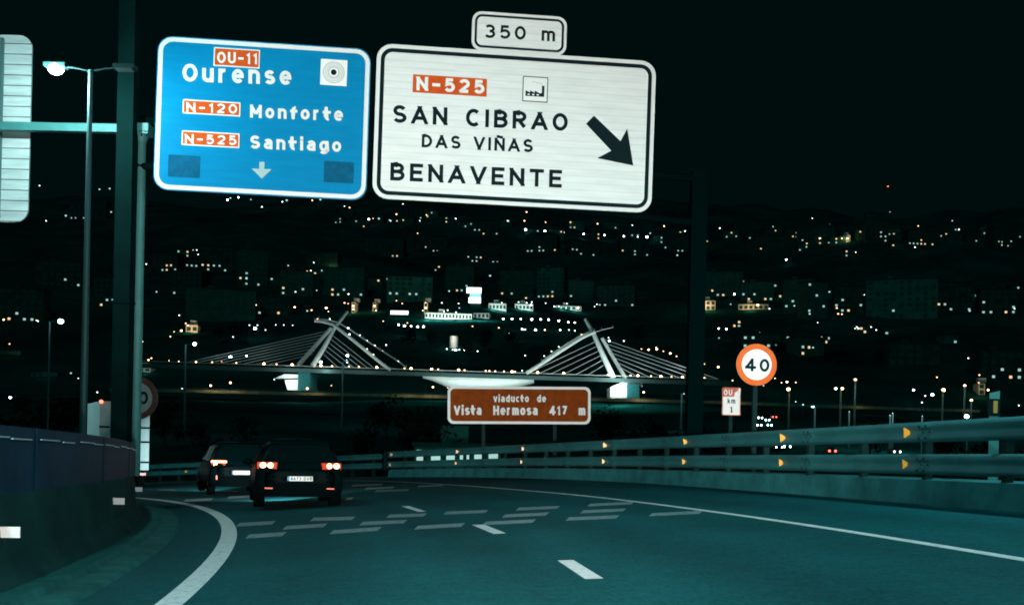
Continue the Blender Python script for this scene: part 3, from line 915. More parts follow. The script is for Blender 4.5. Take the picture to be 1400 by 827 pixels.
# ------------------------------------------------------------------ street lamps with two arms in the median
p = at(113.5, 598, 24.0)
def double_lamp(th_or_p, label, lit_left=True):
    pz = Vector(th_or_p)
    t = thing('street_lamp', label, 'street lamp', pz, 0, 'double arm street lamps in the median')
    H = at(121, 96, 24.0).z - pz.z if th_or_p is p else 10.2
    b = MB(); b.tube([(0, 0, 0), (0, 0, H)], [.085, .05], 'pole_steel', 10); b.build('pole', t)
    for s in (-1, 1):
        b = MB()
        b.tube([(0, 0, H - .03), (s * .35, 0, H + .04), (s * .6, 0, H + .06)], .022, 'galv_dark', 6); b.build('arm', t)
        b = MB()
        b.box((-.24, -.13, .0), (.24, .13, .09), 'galv_dark', Matrix.Translation((s * .78, 0, H + .03)))
        o = b.build('lamp_head', t)
        b = MB()
        if s < 0: b.sphere((-.78, -.02, H + .0), .155, 'bulb', 12, 8, (1.1, 1, .8))
        else: b.box((.60, -.1, H + .0), (.96, .1, H + .028), 'bulb_off')
        b.build('lens', o)
    return t, H
lt, H = double_lamp(p, 'tall slim double arm street lamp with its left head shining brightly')
light('street_lamp_or_fill', 'POINT', (p.x - .78, p.y - .35, p.z + H - .25), 900, (.62, .98, 1.0), .2)
for th, pw in ((2.0, 9500), (-16.0, 7000), (47.0, 3200)):  # the last lamp is added out of view to light the truck's side
    lp2 = polar(75.5, th)
    c = copy_tree(lt); c.location = lp2
    c['label'] = 'double arm street lamp in the median beside the camera car' if 0 < th < 10 else 'double arm street lamp in the median behind the camera car' if th < 0 else 'added unseen double arm lamp lighting the side of the box truck'
    light('street_lamp_or_fill', 'SPOT', (lp2.x + .78, lp2.y, lp2.z + H - .15), pw * .48, (.50, .97, 1.0), .25, aim=(lp2.x + 4.5, lp2.y + 1.5, 0), cone=160, blend=.5)
lr = Vector((11.5, 13.0, -1.0))
t = thing('street_lamp', 'street lamp outside the guard rail just out of view', 'street lamp', lr)
b = MB(); b.tube([(0, 0, 0), (0, 0, 10.8)], [.09, .05], 'pole_steel', 10); b.build('pole', t)
b = MB(); b.tube([(0, 0, 10.7), (-.8, 0, 10.95), (-1.5, 0, 11.0)], .03, 'galv_dark', 6); b.build('arm', t)
b = MB(); b.box((-2.1, -.14, 10.93), (-1.5, .14, 11.05), 'galv_dark'); b.build('lamp_head', t)
light('street_lamp_or_fill', 'SPOT', (lr.x - 1.8, lr.y, lr.z + 10.85), 4300, (.50, .97, 1.0), .25, aim=(2, 15, 0), cone=150, blend=.5)

# ------------------------------------------------------------------ cars
def superring(zb, zbelt, zt, wl, wb, wt, y):
    half = [(0, zb), (wl * .88, zb), (wl, zb + .10), (wl * 1.0, zb + (zbelt - zb) * .55), (wb, zbelt), (wb + (wt - wb) * .5, zbelt + (zt - zbelt) * .5), (wt, zt - (zt - zbelt) * .12), (wt * .78, zt), (0, zt)]
    full = half + [(-x, z) for x, z in reversed(half[1:-1])]
    return [(x, y, z) for x, z in full]

def wheel(par, x, y, rad, wid, s):
    b = MB()
    pr = [(rad * .62, -wid / 2), (rad * .95, -wid / 2), (rad, -wid / 2 + .03), (rad, wid / 2 - .03), (rad * .95, wid / 2), (rad * .62, wid / 2)]
    n = 24; vv, ff = [], []
    for k in range(n):
        a = 2 * math.pi * k / n
        for r, w in pr: vv.append((x + w, y + r * math.cos(a), rad + r * math.sin(a)))
    L = len(pr)
    for k in range(n):
        for i in range(L):
            ff.append((k * L + i, k * L + (i + 1) % L, ((k + 1) % n) * L + (i + 1) % L, ((k + 1) % n) * L + i))
    b.add(vv, ff, 'tyre', True)
    o = b.build('wheel', par)
    b = MB()
    xo = x + s * wid * .36
    for k in range(5):
        a = 2 * math.pi * k / 5
        d = Vector((0, math.cos(a), math.sin(a))); e = Vector((0, -math.sin(a), math.cos(a)))
        c = Vector((xo, y, rad))
        b.add([c + e * .05, c + d * rad * .6 + e * .04, c + d * rad * .6 - e * .04, c - e * .05], [(0, 1, 2, 3)], 'rim')
    b.tube([(xo - .02, y, rad), (xo + .012, y, rad)], rad * .16, 'rim', 12)
    b.tube([(xo - .015, y, rad), (xo - .012, y, rad)], rad * .61, 'car_plastic', 20)
    b.build('rim', o)

def make_suv(label, loc, heading, paint, lamp_style, plate_text, plate_mat, scale=1.0):
    t = thing('car', label, 'car', loc, heading)
    t.scale = scale if isinstance(scale, tuple) else (scale,) * 3
    st = [(0.00, .46, .86, .93, .70, .70, .62), (.03, .38, .95, 1.02, .84, .82, .72), (.10, .33, 1.0, 1.10, .90, .87, .74), (.20, .30, 1.02, 1.24, .915, .885, .72),
          (.34, .28, 1.03, 1.47, .92, .89, .66), (.46, .28, 1.03, 1.58, .92, .89, .62), (.85, .27, 1.02, 1.645, .92, .89, .60), (1.7, .27, 1.0, 1.68, .915, .89, .60),
          (2.35, .27, .98, 1.655, .915, .89, .60), (2.75, .27, .98, 1.52, .915, .89, .63), (3.15, .27, .98, 1.16, .915, .885, .72), (3.45, .27, .95, 1.04, .91, .88, .74),
          (4.05, .28, .86, .95, .89, .85, .66), (4.35, .32, .74, .82, .80, .76, .56), (4.45, .42, .62, .68, .62, .60, .46)]
    b = MB()
    rings = [superring(zb, zbelt, zt, wl, wb, wt, y) for y, zb, zbelt, zt, wl, wb, wt in st]
    n = len(rings[0])
    b.add([p for r in rings for p in r], [(i * n + k, i * n + (k + 1) % n, (i + 1) * n + (k + 1) % n, (i + 1) * n + k) for i in range(len(rings) - 1) for k in range(n)], paint, True)
    b.add(rings[0], [tuple(range(n))], paint, True); b.add(rings[-1], [tuple(reversed(range(n)))], paint, True)
    body = b.build('body', t)
    sub = body.modifiers.new('round', 'SUBSURF'); sub.levels = sub.render_levels = 2
    # weld the caps so the rounding is continuous
    w = body.modifiers.new('weld', 'WELD'); w.merge_threshold = .001
    bpy_mods = body.modifiers; bpy_mods.move(1, 0)
    b = MB()      # rear window, slightly bowed
    vv, ff = [], []
    for j, (y, z, wx) in enumerate(((.115, 1.10, .66), (.20, 1.26, .66), (.30, 1.43, .61), (.36, 1.52, .57))):
        for i in range(9):
            u = -1 + 2 * i / 8
            vv.append((u * wx, y - .055 + .07 * u * u, z + .01))
    for j in range(3):
        for i in range(8): ff.append((j * 9 + i, j * 9 + i + 1, (j + 1) * 9 + i + 1, (j + 1) * 9 + i))
    b.add(vv, ff, 'car_glass', True); b.build('rear_window', t)
    b = MB()      # roof spoiler
    b.add([(-.60, .22, 1.575), (.60, .22, 1.575), (.62, .60, 1.64), (-.62, .60, 1.64), (-.58, .24, 1.545), (.58, .24, 1.545), (.62, .60, 1.58), (-.62, .60, 1.58)],
          [(0, 1, 2, 3), (4, 7, 6, 5), (0, 4, 5, 1), (1, 5, 6, 2), (2, 6, 7, 3), (3, 7, 4, 0)], paint); b.build('spoiler', t)
    for s in (-1, 1):
        for y0, y1 in ((.62, 1.25), (1.30, 2.15), (2.2, 2.85)):
            b = MB()
            zt0, zt1 = 1.50, 1.50 if y1 < 2.5 else 1.34
            b.add([(s * .895, y0, 1.06), (s * .895, y1, 1.06), (s * .70, y1 - (.25 if y1 > 2.5 else 0), zt1 + .02), (s * .70, y0 + .06, zt0 + .03)], [(0, 1, 2, 3)], 'car_glass')
            b.build('side_window', t)
        for y in (.86, 3.55): wheel(t, s * .80, y, .35, .225, s)
        b = MB()
        b.sphere((s * 1.0, 2.72, 1.06), .12, paint, 10, 6, (1.0, .55, .75)); b.tube([(s * .86, 2.72, 1.02), (s * .97, 2.72, 1.04)], .03, 'car_plastic', 6); b.build('mirror', t)
        # tail lamp cluster
        b = MB()
        if lamp_style == 'round':
            b.box((-.21, -.03, -.075), (.19, .10, .075), 'lens_red', Matrix.Translation((s * .66, .06, 1.02)) @ Matrix.Rotation(s * R_(14), 4, 'Z'))
            o = b.build('tail_light', t)
            for cx in (.60, .755):
                b = MB(); b.sphere((s * cx, .02 + .12 * (cx - .6), 1.025), .068, 'lamp_red', 12, 8, (1, .5, 1)); b.build('lamp_bulb', o)
        else:
            b.box((-.22, -.02, -.09), (.19, .10, .07), 'lens_red', Matrix.Translation((s * .65, .06, 1.03)) @ Matrix.Rotation(s * R_(14), 4, 'Z'))
            o = b.build('tail_light', t)
            b = MB()
            b.box((-.27, -.012, .0), (.19, .012, .06), 'lamp_red', Matrix.Translation((s * .62, .015, 1.02)) @ Matrix.Rotation(s * R_(12), 4, 'Z'))
            b.box((.08, -.013, -.10), (.19, .011, .02), 'lamp_red', Matrix.Translation((s * .62, .015, 1.02)) @ Matrix.Rotation(s * R_(12), 4, 'Z') if s > 0 else Matrix.Translation((s * .62 - .27, .07, 1.02)) @ Matrix.Rotation(s * R_(12), 4, 'Z'))
            b.build('lamp_bar', o)
        b = MB()
        if lamp_style == 'round': b.box((s * .62 - .09, -.022, .475), (s * .62 + .09, .06, .503), 'refl_red')
        else: b.box((s * .72 - .02, -.012, .50), (s * .72 + .02, .08, .63), 'refl_red')
        b.build('rear_reflector', t)
        b = MB(); b.box((-.16, -.01, -.06), (.16, .05, .06), 'plate', Matrix.Translation((s * .58, 4.36, .72)) @ Matrix.Rotation(-s * R_(22), 4, 'Z')); b.build('headlight', t)
    b = MB()      # rounded bumper and tailgate skin
    def bow(wd, y0, k, n=14): return [(-wd + 2 * wd * i / n, y0 + k * abs(-1 + 2 * i / n) ** 3.5) for i in range(n + 1)]
    pl = bow(.885, -.055, .16) + [(.80, .4), (-.80, .4)]
    b.prism(pl, .38, .62, 'car_plastic')
    b.prism([(x * .95, y + .035) for x, y in pl], .29, .377, 'car_plastic'); b.build('bumper', t)
    b = MB()
    vv, ff = [], []
    for j, (z, dy, wd) in enumerate(((.63, .0, .80), (.66, -.025, .82), (.80, -.03, .83), (.93, -.02, .83), (1.07, .03, .80), (1.10, .06, .78))):
        vv += [(x, y + dy + .02, z) for x, y in bow(wd, 0, .13)]
    L = 15
    for j in range(5):
        for i in range(L - 1): ff.append((j * L + i, j * L + i + 1, (j + 1) * L + i + 1, (j + 1) * L + i))
    b.add(vv, ff, paint, True); b.build('tailgate', t)
    b = MB(); b.box((-.30, .015, .86), (.30, .06, .89), 'car_plastic'); b.build('tailgate_trim', t)
    b = MB(); b.add([(0, .75, 1.64), (0, .95, 1.67), (0, .80, 1.73)], [(0, 1, 2)], paint); b.tube([(0, .78, 1.655), (0, .80, 1.72)], [.03, .008], paint, 6); b.build('roof_antenna', t)
    b = MB()
    pz = .72
    b.box((-.26, -.052, pz - .055), (.26, -.005, pz + .055), plate_mat)
    b.box((-.26, -.0535, pz - .055), (-.22, -.052, pz + .055), 'plate_blue')
    o = b.build('number_plate', t)
    bb = MB()
    if plate_text:
        lettering(bb, plate_text, -.20, -.036, .245, -.036, .075, 'sign_black', .0, .16, .4)
        bb.v = [Vector((v.x, -.0545 - v.z * .3, pz + v.y)) for v in bb.v]
        bb.build('lettering', o)
    return t

def ground_at(px, depth):
    d = ray(px, 612); x = d.x * depth
    return Vector((x, depth, BANK * x + .004))
g1 = ground_at(411, 23.7)
make_suv('black car ahead with round twin tail lights and readable plate', g1, R_(15.5), 'car_paint', 'round', '4673 DVB', 'plate', (1.07, 1.0, .945))
light('headlamp_or_fill', 'SPOT', g1 + Vector((-1.3, 4.5, .65)), 2600, (.95, .98, 1), .1, aim=g1 + Vector((-7, 24, -.4)), cone=70, blend=.6)
g2 = ground_at(330, 34.3)
make_suv('dark car farther ahead with slanted tail light bar and glowing plate', g2, R_(22.0), 'car_grey', 'bar', '', 'plate_lit', 1.05)
light('headlamp_or_fill', 'SPOT', g2 + Vector((-1.9, 4.6, .75)), 17000, (.62, .95, 1), .1, aim=road_pt(222, 655), cone=30, blend=.9)

# white box truck beyond the curve
tp = ground_at(170, 52.0)
t = thing('box_truck', 'white box truck beyond the median wall with closed rear doors', 'truck', tp, R_(28))
hw, zt = 1.16, at(160, 549, 52).z - tp.z
b = MB(); b.box((-hw, .02, .95), (hw, 6.4, zt), 'truck_side'); b.build('cargo_box', t)
for s in (-1, 1):
    b = MB(); b.box((.008 if s > 0 else -hw, -.03, .97), (hw if s > 0 else -.008, .018, zt - .06), 'truck_white'); o = b.build('rear_door', t)
    for z in (1.3, 2.3, 3.0):
        b = MB(); b.box((s * hw - .45 if s > 0 else -hw - .02, -.05, z), (s * hw + .02 if s > 0 else -hw + .45, -.031, z + .09), 'car_plastic'); b.build('hinge', o)
    b = MB(); b.box((s * .06 - .02, -.06, 1.1), (s * .06 + .02, -.031, zt - .2), 'galv'); b.build('lock_bar', o)
    b = MB(); b.sphere((s * (hw - .05), -.06, zt - .03), .09, 'red lamp', 8, 6); b.build('marker_lamp', t)
    b = MB(); b.box((s * .9 - .14, -.02, .7), (s * .9 + .14, .1, .82), 'lens_red'); b.build('tail_light', t)
    for y in (1.3, 7.4): wheel(t, s * .98, y, .48, .3, s)
b = MB(); b.box((-hw + .1, .3, .6), (hw - .1, 8.2, .95), 'car_plastic'); b.build('chassis', t)
b = MB(); b.prism([(-hw + .05, 6.5), (hw - .05, 6.5), (hw - .1, 8.3), (-hw + .1, 8.3)], .55, 2.75, 'truck_white'); b.build('cab', t)


# ------------------------------------------------------------------ the lit cable bridge over the river
def bp(px, py, off=0.0):
    """point of the bridge seen at this picture point; OFF metres nearer or farther across its deck"""
    return at(px, py, 505 + (px - 585) * .05 + off)
t = thing('cable_stayed_bridge', 'floodlit cable stayed bridge with two leaning mast pairs over the river', 'bridge', bp(585, 560))
def deck_y(px): return 494.5 + (px - 190) * (519.5 - 494.5) / 800
b = MB()
vv = []
for px in range(180, 1001, 20):
    for off, dy in ((-11, 0), (11, 0), (11, 5.5), (-11, 5.5)): vv.append(bp(px, deck_y(px) + dy + 2, off))
n = len(vv) // 4
b.add(vv, [(i * 4 + k, i * 4 + (k + 1) % 4, (i + 1) * 4 + (k + 1) % 4, (i + 1) * 4 + k) for i in range(n - 1) for k in range(4)], 'bridge_deck')
b.build('deck', t, True)
for off in (-11, 11):
    b = MB()
    b.tube([bp(px, deck_y(px) - 1.2, off) for px in range(180, 1001, 40)], .12, 'bridge_white', 5)
    for px in range(184, 1000, 8):
        b.tube([bp(px, deck_y(px) - 1.2, off), bp(px, deck_y(px) + 2, off)], .06, 'bridge_deck', 4)
    b.build('railing', t, True)
for pts, r in (([(408, 499, 9), (430, 474, 7), (453, 448, 5)], [1.1, 1.0, .85]), ([(427.5, 500, -9), (443, 475, -6), (457, 449, -3), (475, 426, 0)], [1.25, 1.1, .9, .6]),
               ([(838.5, 516.5, -9), (825, 487, -6), (811, 455, -3), (800, 436, 0)], [1.5, 1.3, 1.1, .7]), ([(855, 517, 9), (839, 490, 7), (823, 462, 4)], [1.05, .95, .85])):
    b = MB(); b.tube([bp(*p) for p in pts], r, 'bridge_white', 8); b.build('mast', t, True)
for pts, r in (([(430, 438.3, -6), (441, 439.3, -5), (455, 443.5, -5), (470, 455, -6), (484, 466, -7), (497, 476.5, -8), (512, 489, -9), (527, 501, -10), (534, 506, -10)], .8),
               ([(436, 436.5, 4), (450, 437.5, 4), (463, 441.5, 5), (478, 450, 6), (497, 463, 7), (520, 478, 8), (540, 491, 9), (556, 502, 10)], .38),
               ([(813, 453.5, -5), (796, 461, -6), (780, 471, -7), (763, 482, -8), (745, 494, -9), (728, 505, -10), (720, 510, -10)], .95),
               ([(809, 452, 4), (793, 459, 5), (775, 470, 7), (757, 482, 8), (740, 494, 9)], .30),
               ([(811, 455, -5), (822, 451, -3), (838, 447.5, 0)], .22)):
    b = MB(); b.tube([bp(*p) for p in pts], r, 'bridge_white', 6)
    for p in pts[::1]:
        q = bp(*p); b.tube([q, q + Vector((0, 0, 1.4))], .07, 'bridge_white', 4)
    b.build('walkway', t, True)
cab = []
for k, px in enumerate((258, 272, 287, 302, 318, 334, 351, 368)): cab.append(((px, deck_y(px) - 2), (450 - k * 3.2, 452 + k * 4.6), 9))
for k, px in enumerate((512, 503, 494, 484, 474, 462)): cab.append(((px, deck_y(px) - 1), (453 - k * 2.4, 457 + k * 5.2), -8))
for k, px in enumerate((982, 968, 950, 930, 909, 888, 872)): cab.append(((px, deck_y(px) - 1), (827 + k * 3.2, 464 + k * 6.2), 8))
for k, px in enumerate((722, 737, 753, 770, 787, 803)): cab.append(((px, deck_y(px) - 1), (816 + k * 2.6, 466 + k * 6.2), -8))
for (x0, y0), (x1, y1), off in cab:
    b = MB(); b.tube([bp(x0, y0, off), bp(x1, y1, off * .6)], .14, 'cable', 5); b.build('stay_cable', t, True)
# floodlit pier heads and the white vault under the middle of the deck
for x0, x1, y0, y1, m_ in ((389, 407, 519, 533, 'bridge_white'), (407.5, 424, 508, 534, 'concrete'), (834.5, 857, 529, 544, 'bridge_white'), (857.5, 874, 524, 545, 'concrete')):
    b = MB()
    c = [bp(x0, y0, -10), bp(x1, y0, -10), bp(x1, y1, -10), bp(x0 + (4 if m_ == 'bridge_white' and x0 < 500 else 0), y1, -10)]
    d = [p + Vector((0, 18, 0)) for p in c]
    b.add(c + d, [(0, 3, 2, 1), (4, 5, 6, 7), (0, 1, 5, 4), (1, 2, 6, 5), (2, 3, 7, 6), (3, 0, 4, 7)], m_); b.build('pier', t, True)
for xa, xb, yc in ((376, 413, 514), (836, 878, 525)):
    b = MB()
    vv = [bp(xa, yc + 3, -9), bp((xa * 2 + xb) / 3, yc - 2.5, -9.5), bp(xb, yc - 2, -9), bp(xb, yc + 3, -9)]
    b.add(vv + [p + Vector((0, 14, 0)) for p in vv], [(0, 3, 2, 1), (4, 5, 6, 7), (0, 1, 5, 4), (1, 2, 6, 5), (2, 3, 7, 6), (3, 0, 4, 7)], 'bridge_white'); b.build('pier_flare', t, True)
b = MB()
N = 24
vv = []
for i in range(N + 1):
    u = i / N
    px = 578 + (730 - 578) * u
    top = deck_y(px) + 7.6
    dep = 17 * math.sin(math.pi * min(1, u * .82 + .12)) ** .7
    if u < .22: dep = 3 + (dep - 3) * u / .22
    for off, dy in ((-10.5, 0), (-6, dep * .9), (6, dep), (10.5, 0)): vv.append(bp(px, top + dy, off))
b.add(vv, [(i * 4 + k, i * 4 + (k + 1) % 4, (i + 1) * 4 + (k + 1) % 4, (i + 1) * 4 + k) for i in range(N) for k in range(4)], 'bridge_white', True)
b.build('soffit', t, True)
WHT, WARM = (.88, 1, .95), (1, .62, .3)
for x, y, off, p in ((418, 507, -22, 17000), (446, 508, -14, 10000), (470, 470, -20, 12000), (500, 500, -20, 12000), (846, 512, -20, 90000), (830, 480, -22, 22000), (775, 495, -22, 34000), (740, 512, -20, 10000),
                     (930, 512, 0, 34000), (300, 488, 0, 11000), (355, 490, 0, 7000), (398, 526, -22, 17000), (845, 540, -22, 17000), (395, 521, -14, 12000), (852, 530, -14, 14000),
                     (600, 534, -22, 42000), (640, 536, -22, 52000), (680, 536, -22, 52000), (715, 533, -22, 36000), (880, 510, 0, 20000), (960, 512, 0, 16000)):
    q = bp(x, y, off)
    light('bridge_floodlight', 'POINT', q, p * .13, WHT, .4)

# quay wall and road below the bridge, lit by warm lamps
t = thing('quay_wall', 'low stone quay wall in warm light below the cable bridge', 'wall', at(600, 545, 455))
b = MB()
top = [(150, 531), (250, 532), (420, 536), (580, 539.5), (800, 543.5), (985, 548), (1120, 553), (1340, 560)]
vv = []
for px, py in top:
    for dy, dz in ((0, 0), (0, 3), (1, 3), (1, 0)):
        q = at(px, py, 455 + (px - 585) * .05) ; vv.append(q + Vector((0, dz, -1.3 * dy)))
b.add(vv, [(i * 4 + k, i * 4 + (k + 1) % 4, (i + 1) * 4 + (k + 1) % 4, (i + 1) * 4 + k) for i in range(len(top) - 1) for k in range(4)], 'stone')
b.build('wall_face', t, True)
b = MB(); b.tube([at(px, py - 1.6, 455 + (px - 585) * .05) for px, py in top], .12, 'galv', 5); b.build('railing', t, True)
for px, p in ((290, 5200), (318, 3200), (430, 4200), (560, 2600), (592, 5600), (880, 6200), (800, 2200), (1010, 2500), (1180, 1500), (1330, 1200)):
    q = at(px, interp(top, px) - 2.2, 455 + (px - 585) * .05 - 4.5)
    light('quay_lamp_light', 'POINT', q, p * .10, (1, .74, .40), .3)

# ------------------------------------------------------------------ lamps of the city, one object each
LK = {'o': ('warm small lamp', 'small orange', 1.05), 'O': ('warm lamp', 'bright orange', 1.5), 'w': ('white small lamp', 'small white', 1.0), 'W': ('white lamp', 'bright white', 1.5),
      'c': ('cyan lamp', 'small bluish', 1.0), 'C': ('cyan big lamp', 'big bluish', 2.3), 'd': ('faint lamp', 'faint greenish', 1.5), 'r': ('red lamp', 'red', 1.0), 'b': ('screen blue', 'blue', 1.0)}
LAMPS = """54 254 w;63 302 w;90 295 d;136 259 d;150 258 d;152 290 d;141 384 d;200 361 w;214 399 d;311 273.5 W;326 270 W;315 271 d;343 273 d;358 283 w;386 276 w;392 274 d;427 274 o;438 273 d;
269 342 w;277 338 d;271 348 w;291 348 w;264 342 d;341 345 d;348 352 w;341 367 w;337 380 d;362 378 w;312 356 d;281 384 d;263 384 d;394 363 d;429 359 w;420 371 o;425 370 w;404 399 w;349 411 o;350 417 o;343 422 o;
382 416 o;403 420 O;426 424 o;420 425 d;433 397 d;471 282 w;478 284 o;504 300 W;510 299 o;508 295 o;518 299 d;532 295 o;542 293 o;547 291 o;565 291 O;534 302 c;551 279 w;574 302 c;583 294 o;588 286 o;599 286 o;
571 319 o;623 299 w;653 305 o;660 305 o;661 309 w;666 309 W;668 305 o;662 312 w;657 314 w;650 348 w;659 337 d;490 368 w;451 369.5 w;454 362 O;440 370 d;459 382 W;477 383 d;502 383 w;476.5 402 w;620 368 d;670 377 d;
486 410 o;471 414 o;476 415 o;483 418 O;483 423 O;446 421 O;512 418 O;514 424.5 o;449 426 w;434 436 o;542 411 o;550 415 o;582 414 o;582 421 O;578 424.6 w;604 414 w;627 415 w;628 421 b;612 424 w;607 426 w;623.5 427 w;
614 398 d;524 439 o;720 290 o;682 301 o;694 302 w;717 302 o;718.6 314 W;745 316 W;746 304 o;771 318 w;780 304 o;798 320 W;817 306 o;826.5 321.6 W;853 323 W;872 324 w;884.5 324 W;898 324 W;864.5 308 c;908 309 o;889 319 d;
714 393 w;741 396 w;782 397 w;787 395 d;686 414 w;709 413 w;720 414 w;727 413 w;726 417 W;746 414.5 w;758 419 w;764 419 w;775 415 w;790.5 421 O;813 419 w;816 416 w;
688 436 W;700 436 W;712 436 W;727 436.5 W;739 436.5 W;750 437 W;764 438.5 W;777 440.5 W;786 441 W;714 450 W;718 450.5 w;732 451 W;745 451 O;766 451 W;778 451 w;786 452 w;696.5 456 w;646 446 o;682 448 o;545 444 W;553 445.5 W;562 446 W;571 446.5 W;579 446.5 W;557 441.5 o;
611 477 w;619 478 w;623 478.5 W;628 478 w;635 478.5 W;653 480 w;718 486 w;528 471.5 w;348.6 449 C;363 451 w;341 444.5 c;352 444.5 c;377 444 c;388 444.3 c;400 444.6 c;318.5 460.5 w;
254 442 o;257 445 o;248 452 O;238 453.5 o;233 460 o;245 431 w;195 467 o;193 469 o;266.5 469 W;203 492 O;207 489.5 o;231 493 o;244.5 494 o;268 495 O;
908 309.5 o;936.6 316 w;940 326 w;924 325.5 w;984 312 w;1019.6 326 c;1046 327.6 o;1055.6 308 d;1094 314 w;1110.5 298.6 w;1111 312 w;1128 305 W;1121 326 O;1151 326 o;1158.6 326 O;926 349 d;1075 355 W;964 378 W;958 378 d;994.6 379.6 w;
963 398.7 w;1004 402 W;966 408 O;1079 389 w;1085 405 O;1126.7 394 w;1121 401 w;1103.5 399 d;1146.7 399 w;1134 399 d;1214 255 r;1216.7 290 b;1170 345 w;1255.5 309 o;1266 318 o;1249 322 o;1254 320 o;1264 326 w;1271.5 325 w;1251 338 w;
1290.7 322 w;1311 314 w;1338 321.6 w;1366.5 314.6 c;1358 327 o;1382.5 330 d;1381 317 d;1302 302 d;1181.5 403 w;1266.4 401 d;1313.7 402 w;1326 401 d;1036 417 O;1052 422 w;999 416 d;1084.5 405 w;1105.6 413 d;1086 418 d;1107 429 d;1118 441 w;
1144 421 o;1146 429 o;1151 429.5 o;982.5 449 W;993 449.6 W;983 462 d;1058.6 463 w;1100 466 W;1111.6 475 d;1099 463 w;897 475 w;877 477 o;887 478 O;907 480 o;898 477.5 O;916.4 483 O;925 487 o;963 497.5 o;982 501.6 O;853 466 w;833 466 C;
1001.6 520 o;1059.6 517 w;1068.6 523 o;1076 522 O;1088 522.6 o;1171.5 447 w;1169 449 w;1174 449 w;1198 451 w;1191 447 w;1386.7 414.5 w;1387 422 w;1325.7 425 d;1346.8 484.6 w;1347 489 w;1353 488 w;1359.4 486 W;1366 483.4 c;1371 482 c;1390 483 O;1389 498 w;
1324 489.5 w;1249 533 C;1274.7 539.5 C;1265 541 w;1281 515.6 o;1260.5 550 w;1339 512.5 o;1338 523 o;1351 533 O;1393 554 w;1142.6 531 C;1088 549 c;1098 553 c;1110 556 c;438.6 495 C;475 486 C;474 492 c;315 488 C;337 486.5 W;375 518.5 c;249 531 c;
5 437 O;50 438 o;52 439 w;13 470 o;14 543 C;133 536 w;107 517 w;97 510 d;303 494 r;288 527 O;315 523 O;592 529 O;420 531 O;453 527 o;612 530 o;880 536 O;1001 541 o;1044 527 d"""
lamps = []
for e in LAMPS.replace('\n', '').split(';'):
    x, y, k = e.split(); lamps.append((float(x), float(y), k))
def band(x, y):
    v = next(n for lim, n in ((285, 'hill ridge'), (345, 'upper hillside'), (405, 'middle slope'), (433, 'lower slope'), (475, 'bridge terraces'), (512, 'deck level'), (999, 'river bank')) if y < lim)
    h = next(n for lim, n in ((215, 'behind the grey post'), (345, 'under the Monforte road number'), (505, 'below Santiago'), (610, 'below BENAVENTE'), (700, 'above the word Vista'), (808, 'above the number 417'),
                              (940, 'beside the thin dark post'), (1065, 'around the bright 40 sign'), (1200, 'between 40 sign and marker'), (1999, 'above the marker post')) if x < lim)
    return v + ' ' + h
lens_cache = {}
def lamp_mesh(k):
    if k not in lens_cache:
        m_, d_, s_ = LK[k]
        b = MB()
        b.sphere((0, 0, 0), .5, m_, 8, 6, (1, .7, .8))
        lens_cache[k] = b.mesh('lamp_globe')
    return lens_cache[k]
pole_mesh_b = MB(); pole_mesh_b.tube([(0, 0, 0), (0, 0, 7.6)], [.11, .07], 'galv_dark', 6); pole_me = pole_mesh_b.mesh('lamp_pole')
groups = {}
for x, y, k in lamps: groups.setdefault((band(x, y), k), []).append((x, y))
for (bd, k), ps in groups.items():
    ps.sort()
    for i, (x, y) in enumerate(ps):
        h = 8.0
        q, dist = on_terrain(x, y, h)
        lb = f'{LK[k][1]} lamp {bd}' if len(ps) == 1 else f'{ORD[i]} from left of {NUM[len(ps)] if len(ps) <= 20 else "many"} {LK[k][1]} lamps, {bd}'
        t = thing('street_lamp', lb, 'street lamp', q, 0, 'lamps of the city at night')
        o = bpy.data.objects.new('pole', pole_me); col.objects.link(o); o.parent = t
        g = bpy.data.objects.new('lamp_globe', lamp_mesh(k)); col.objects.link(g); g.parent = t
        g.location = (0, 0, h)
        g.scale = (LK[k][2] * rnd.uniform(.52, .82) * max(.55, dist / 620),) * 3
# lamps in a line on the bridge deck
DL = [(290, 0), (323, 0), (360.6, 1), (378, 0), (399.4, 1), (438.6, 1), (454, 0), (477, 0), (490.6, 0), (515, 1), (553, 0), (562, 1), (590, 1), (599, 0), (627, 1), (635, 0), (664, 0), (669, 0), (677, 0), (689, 0),
      (700, 1), (704, 0), (735, 1), (770.6, 1), (831, 0), (835, 0), (862, 0), (872, 1), (890, 0), (903.4, 1), (918, 0), (933, 1), (963, 0)]
for i, (px, big_) in enumerate(DL):
    q = bp(px, deck_y(px) + 1, -10)
    near = 'left of the left mast' if px < 408 else 'between left mast and arch' if px < 580 else 'over the lit white arch' if px < 725 else 'between arch and right mast' if px < 838 else 'right of the right mast'
    same = [p for p, g_ in DL if ('left of the left mast' if p < 408 else 'between left mast and arch' if p < 580 else 'over the lit white arch' if p < 725 else 'between arch and right mast' if p < 838 else 'right of the right mast') == near]
    t = thing('deck_lamp', f'{ORD[same.index(px)]} from left of the orange deck lamps {near}', 'street lamp', q, 0, 'orange lamps along the bridge deck')
    b = MB(); b.tube([(0, 0, 0), (0, 0, 1.0)], .09, 'galv_dark', 6); b.build('pole', t)
    o = bpy.data.objects.new('lamp_globe', lamp_mesh('O' if big_ else 'o')); col.objects.link(o); o.parent = t
    o.location = (0, 0, 1.2); o.scale = (1.15 if big_ else .72,) * 3
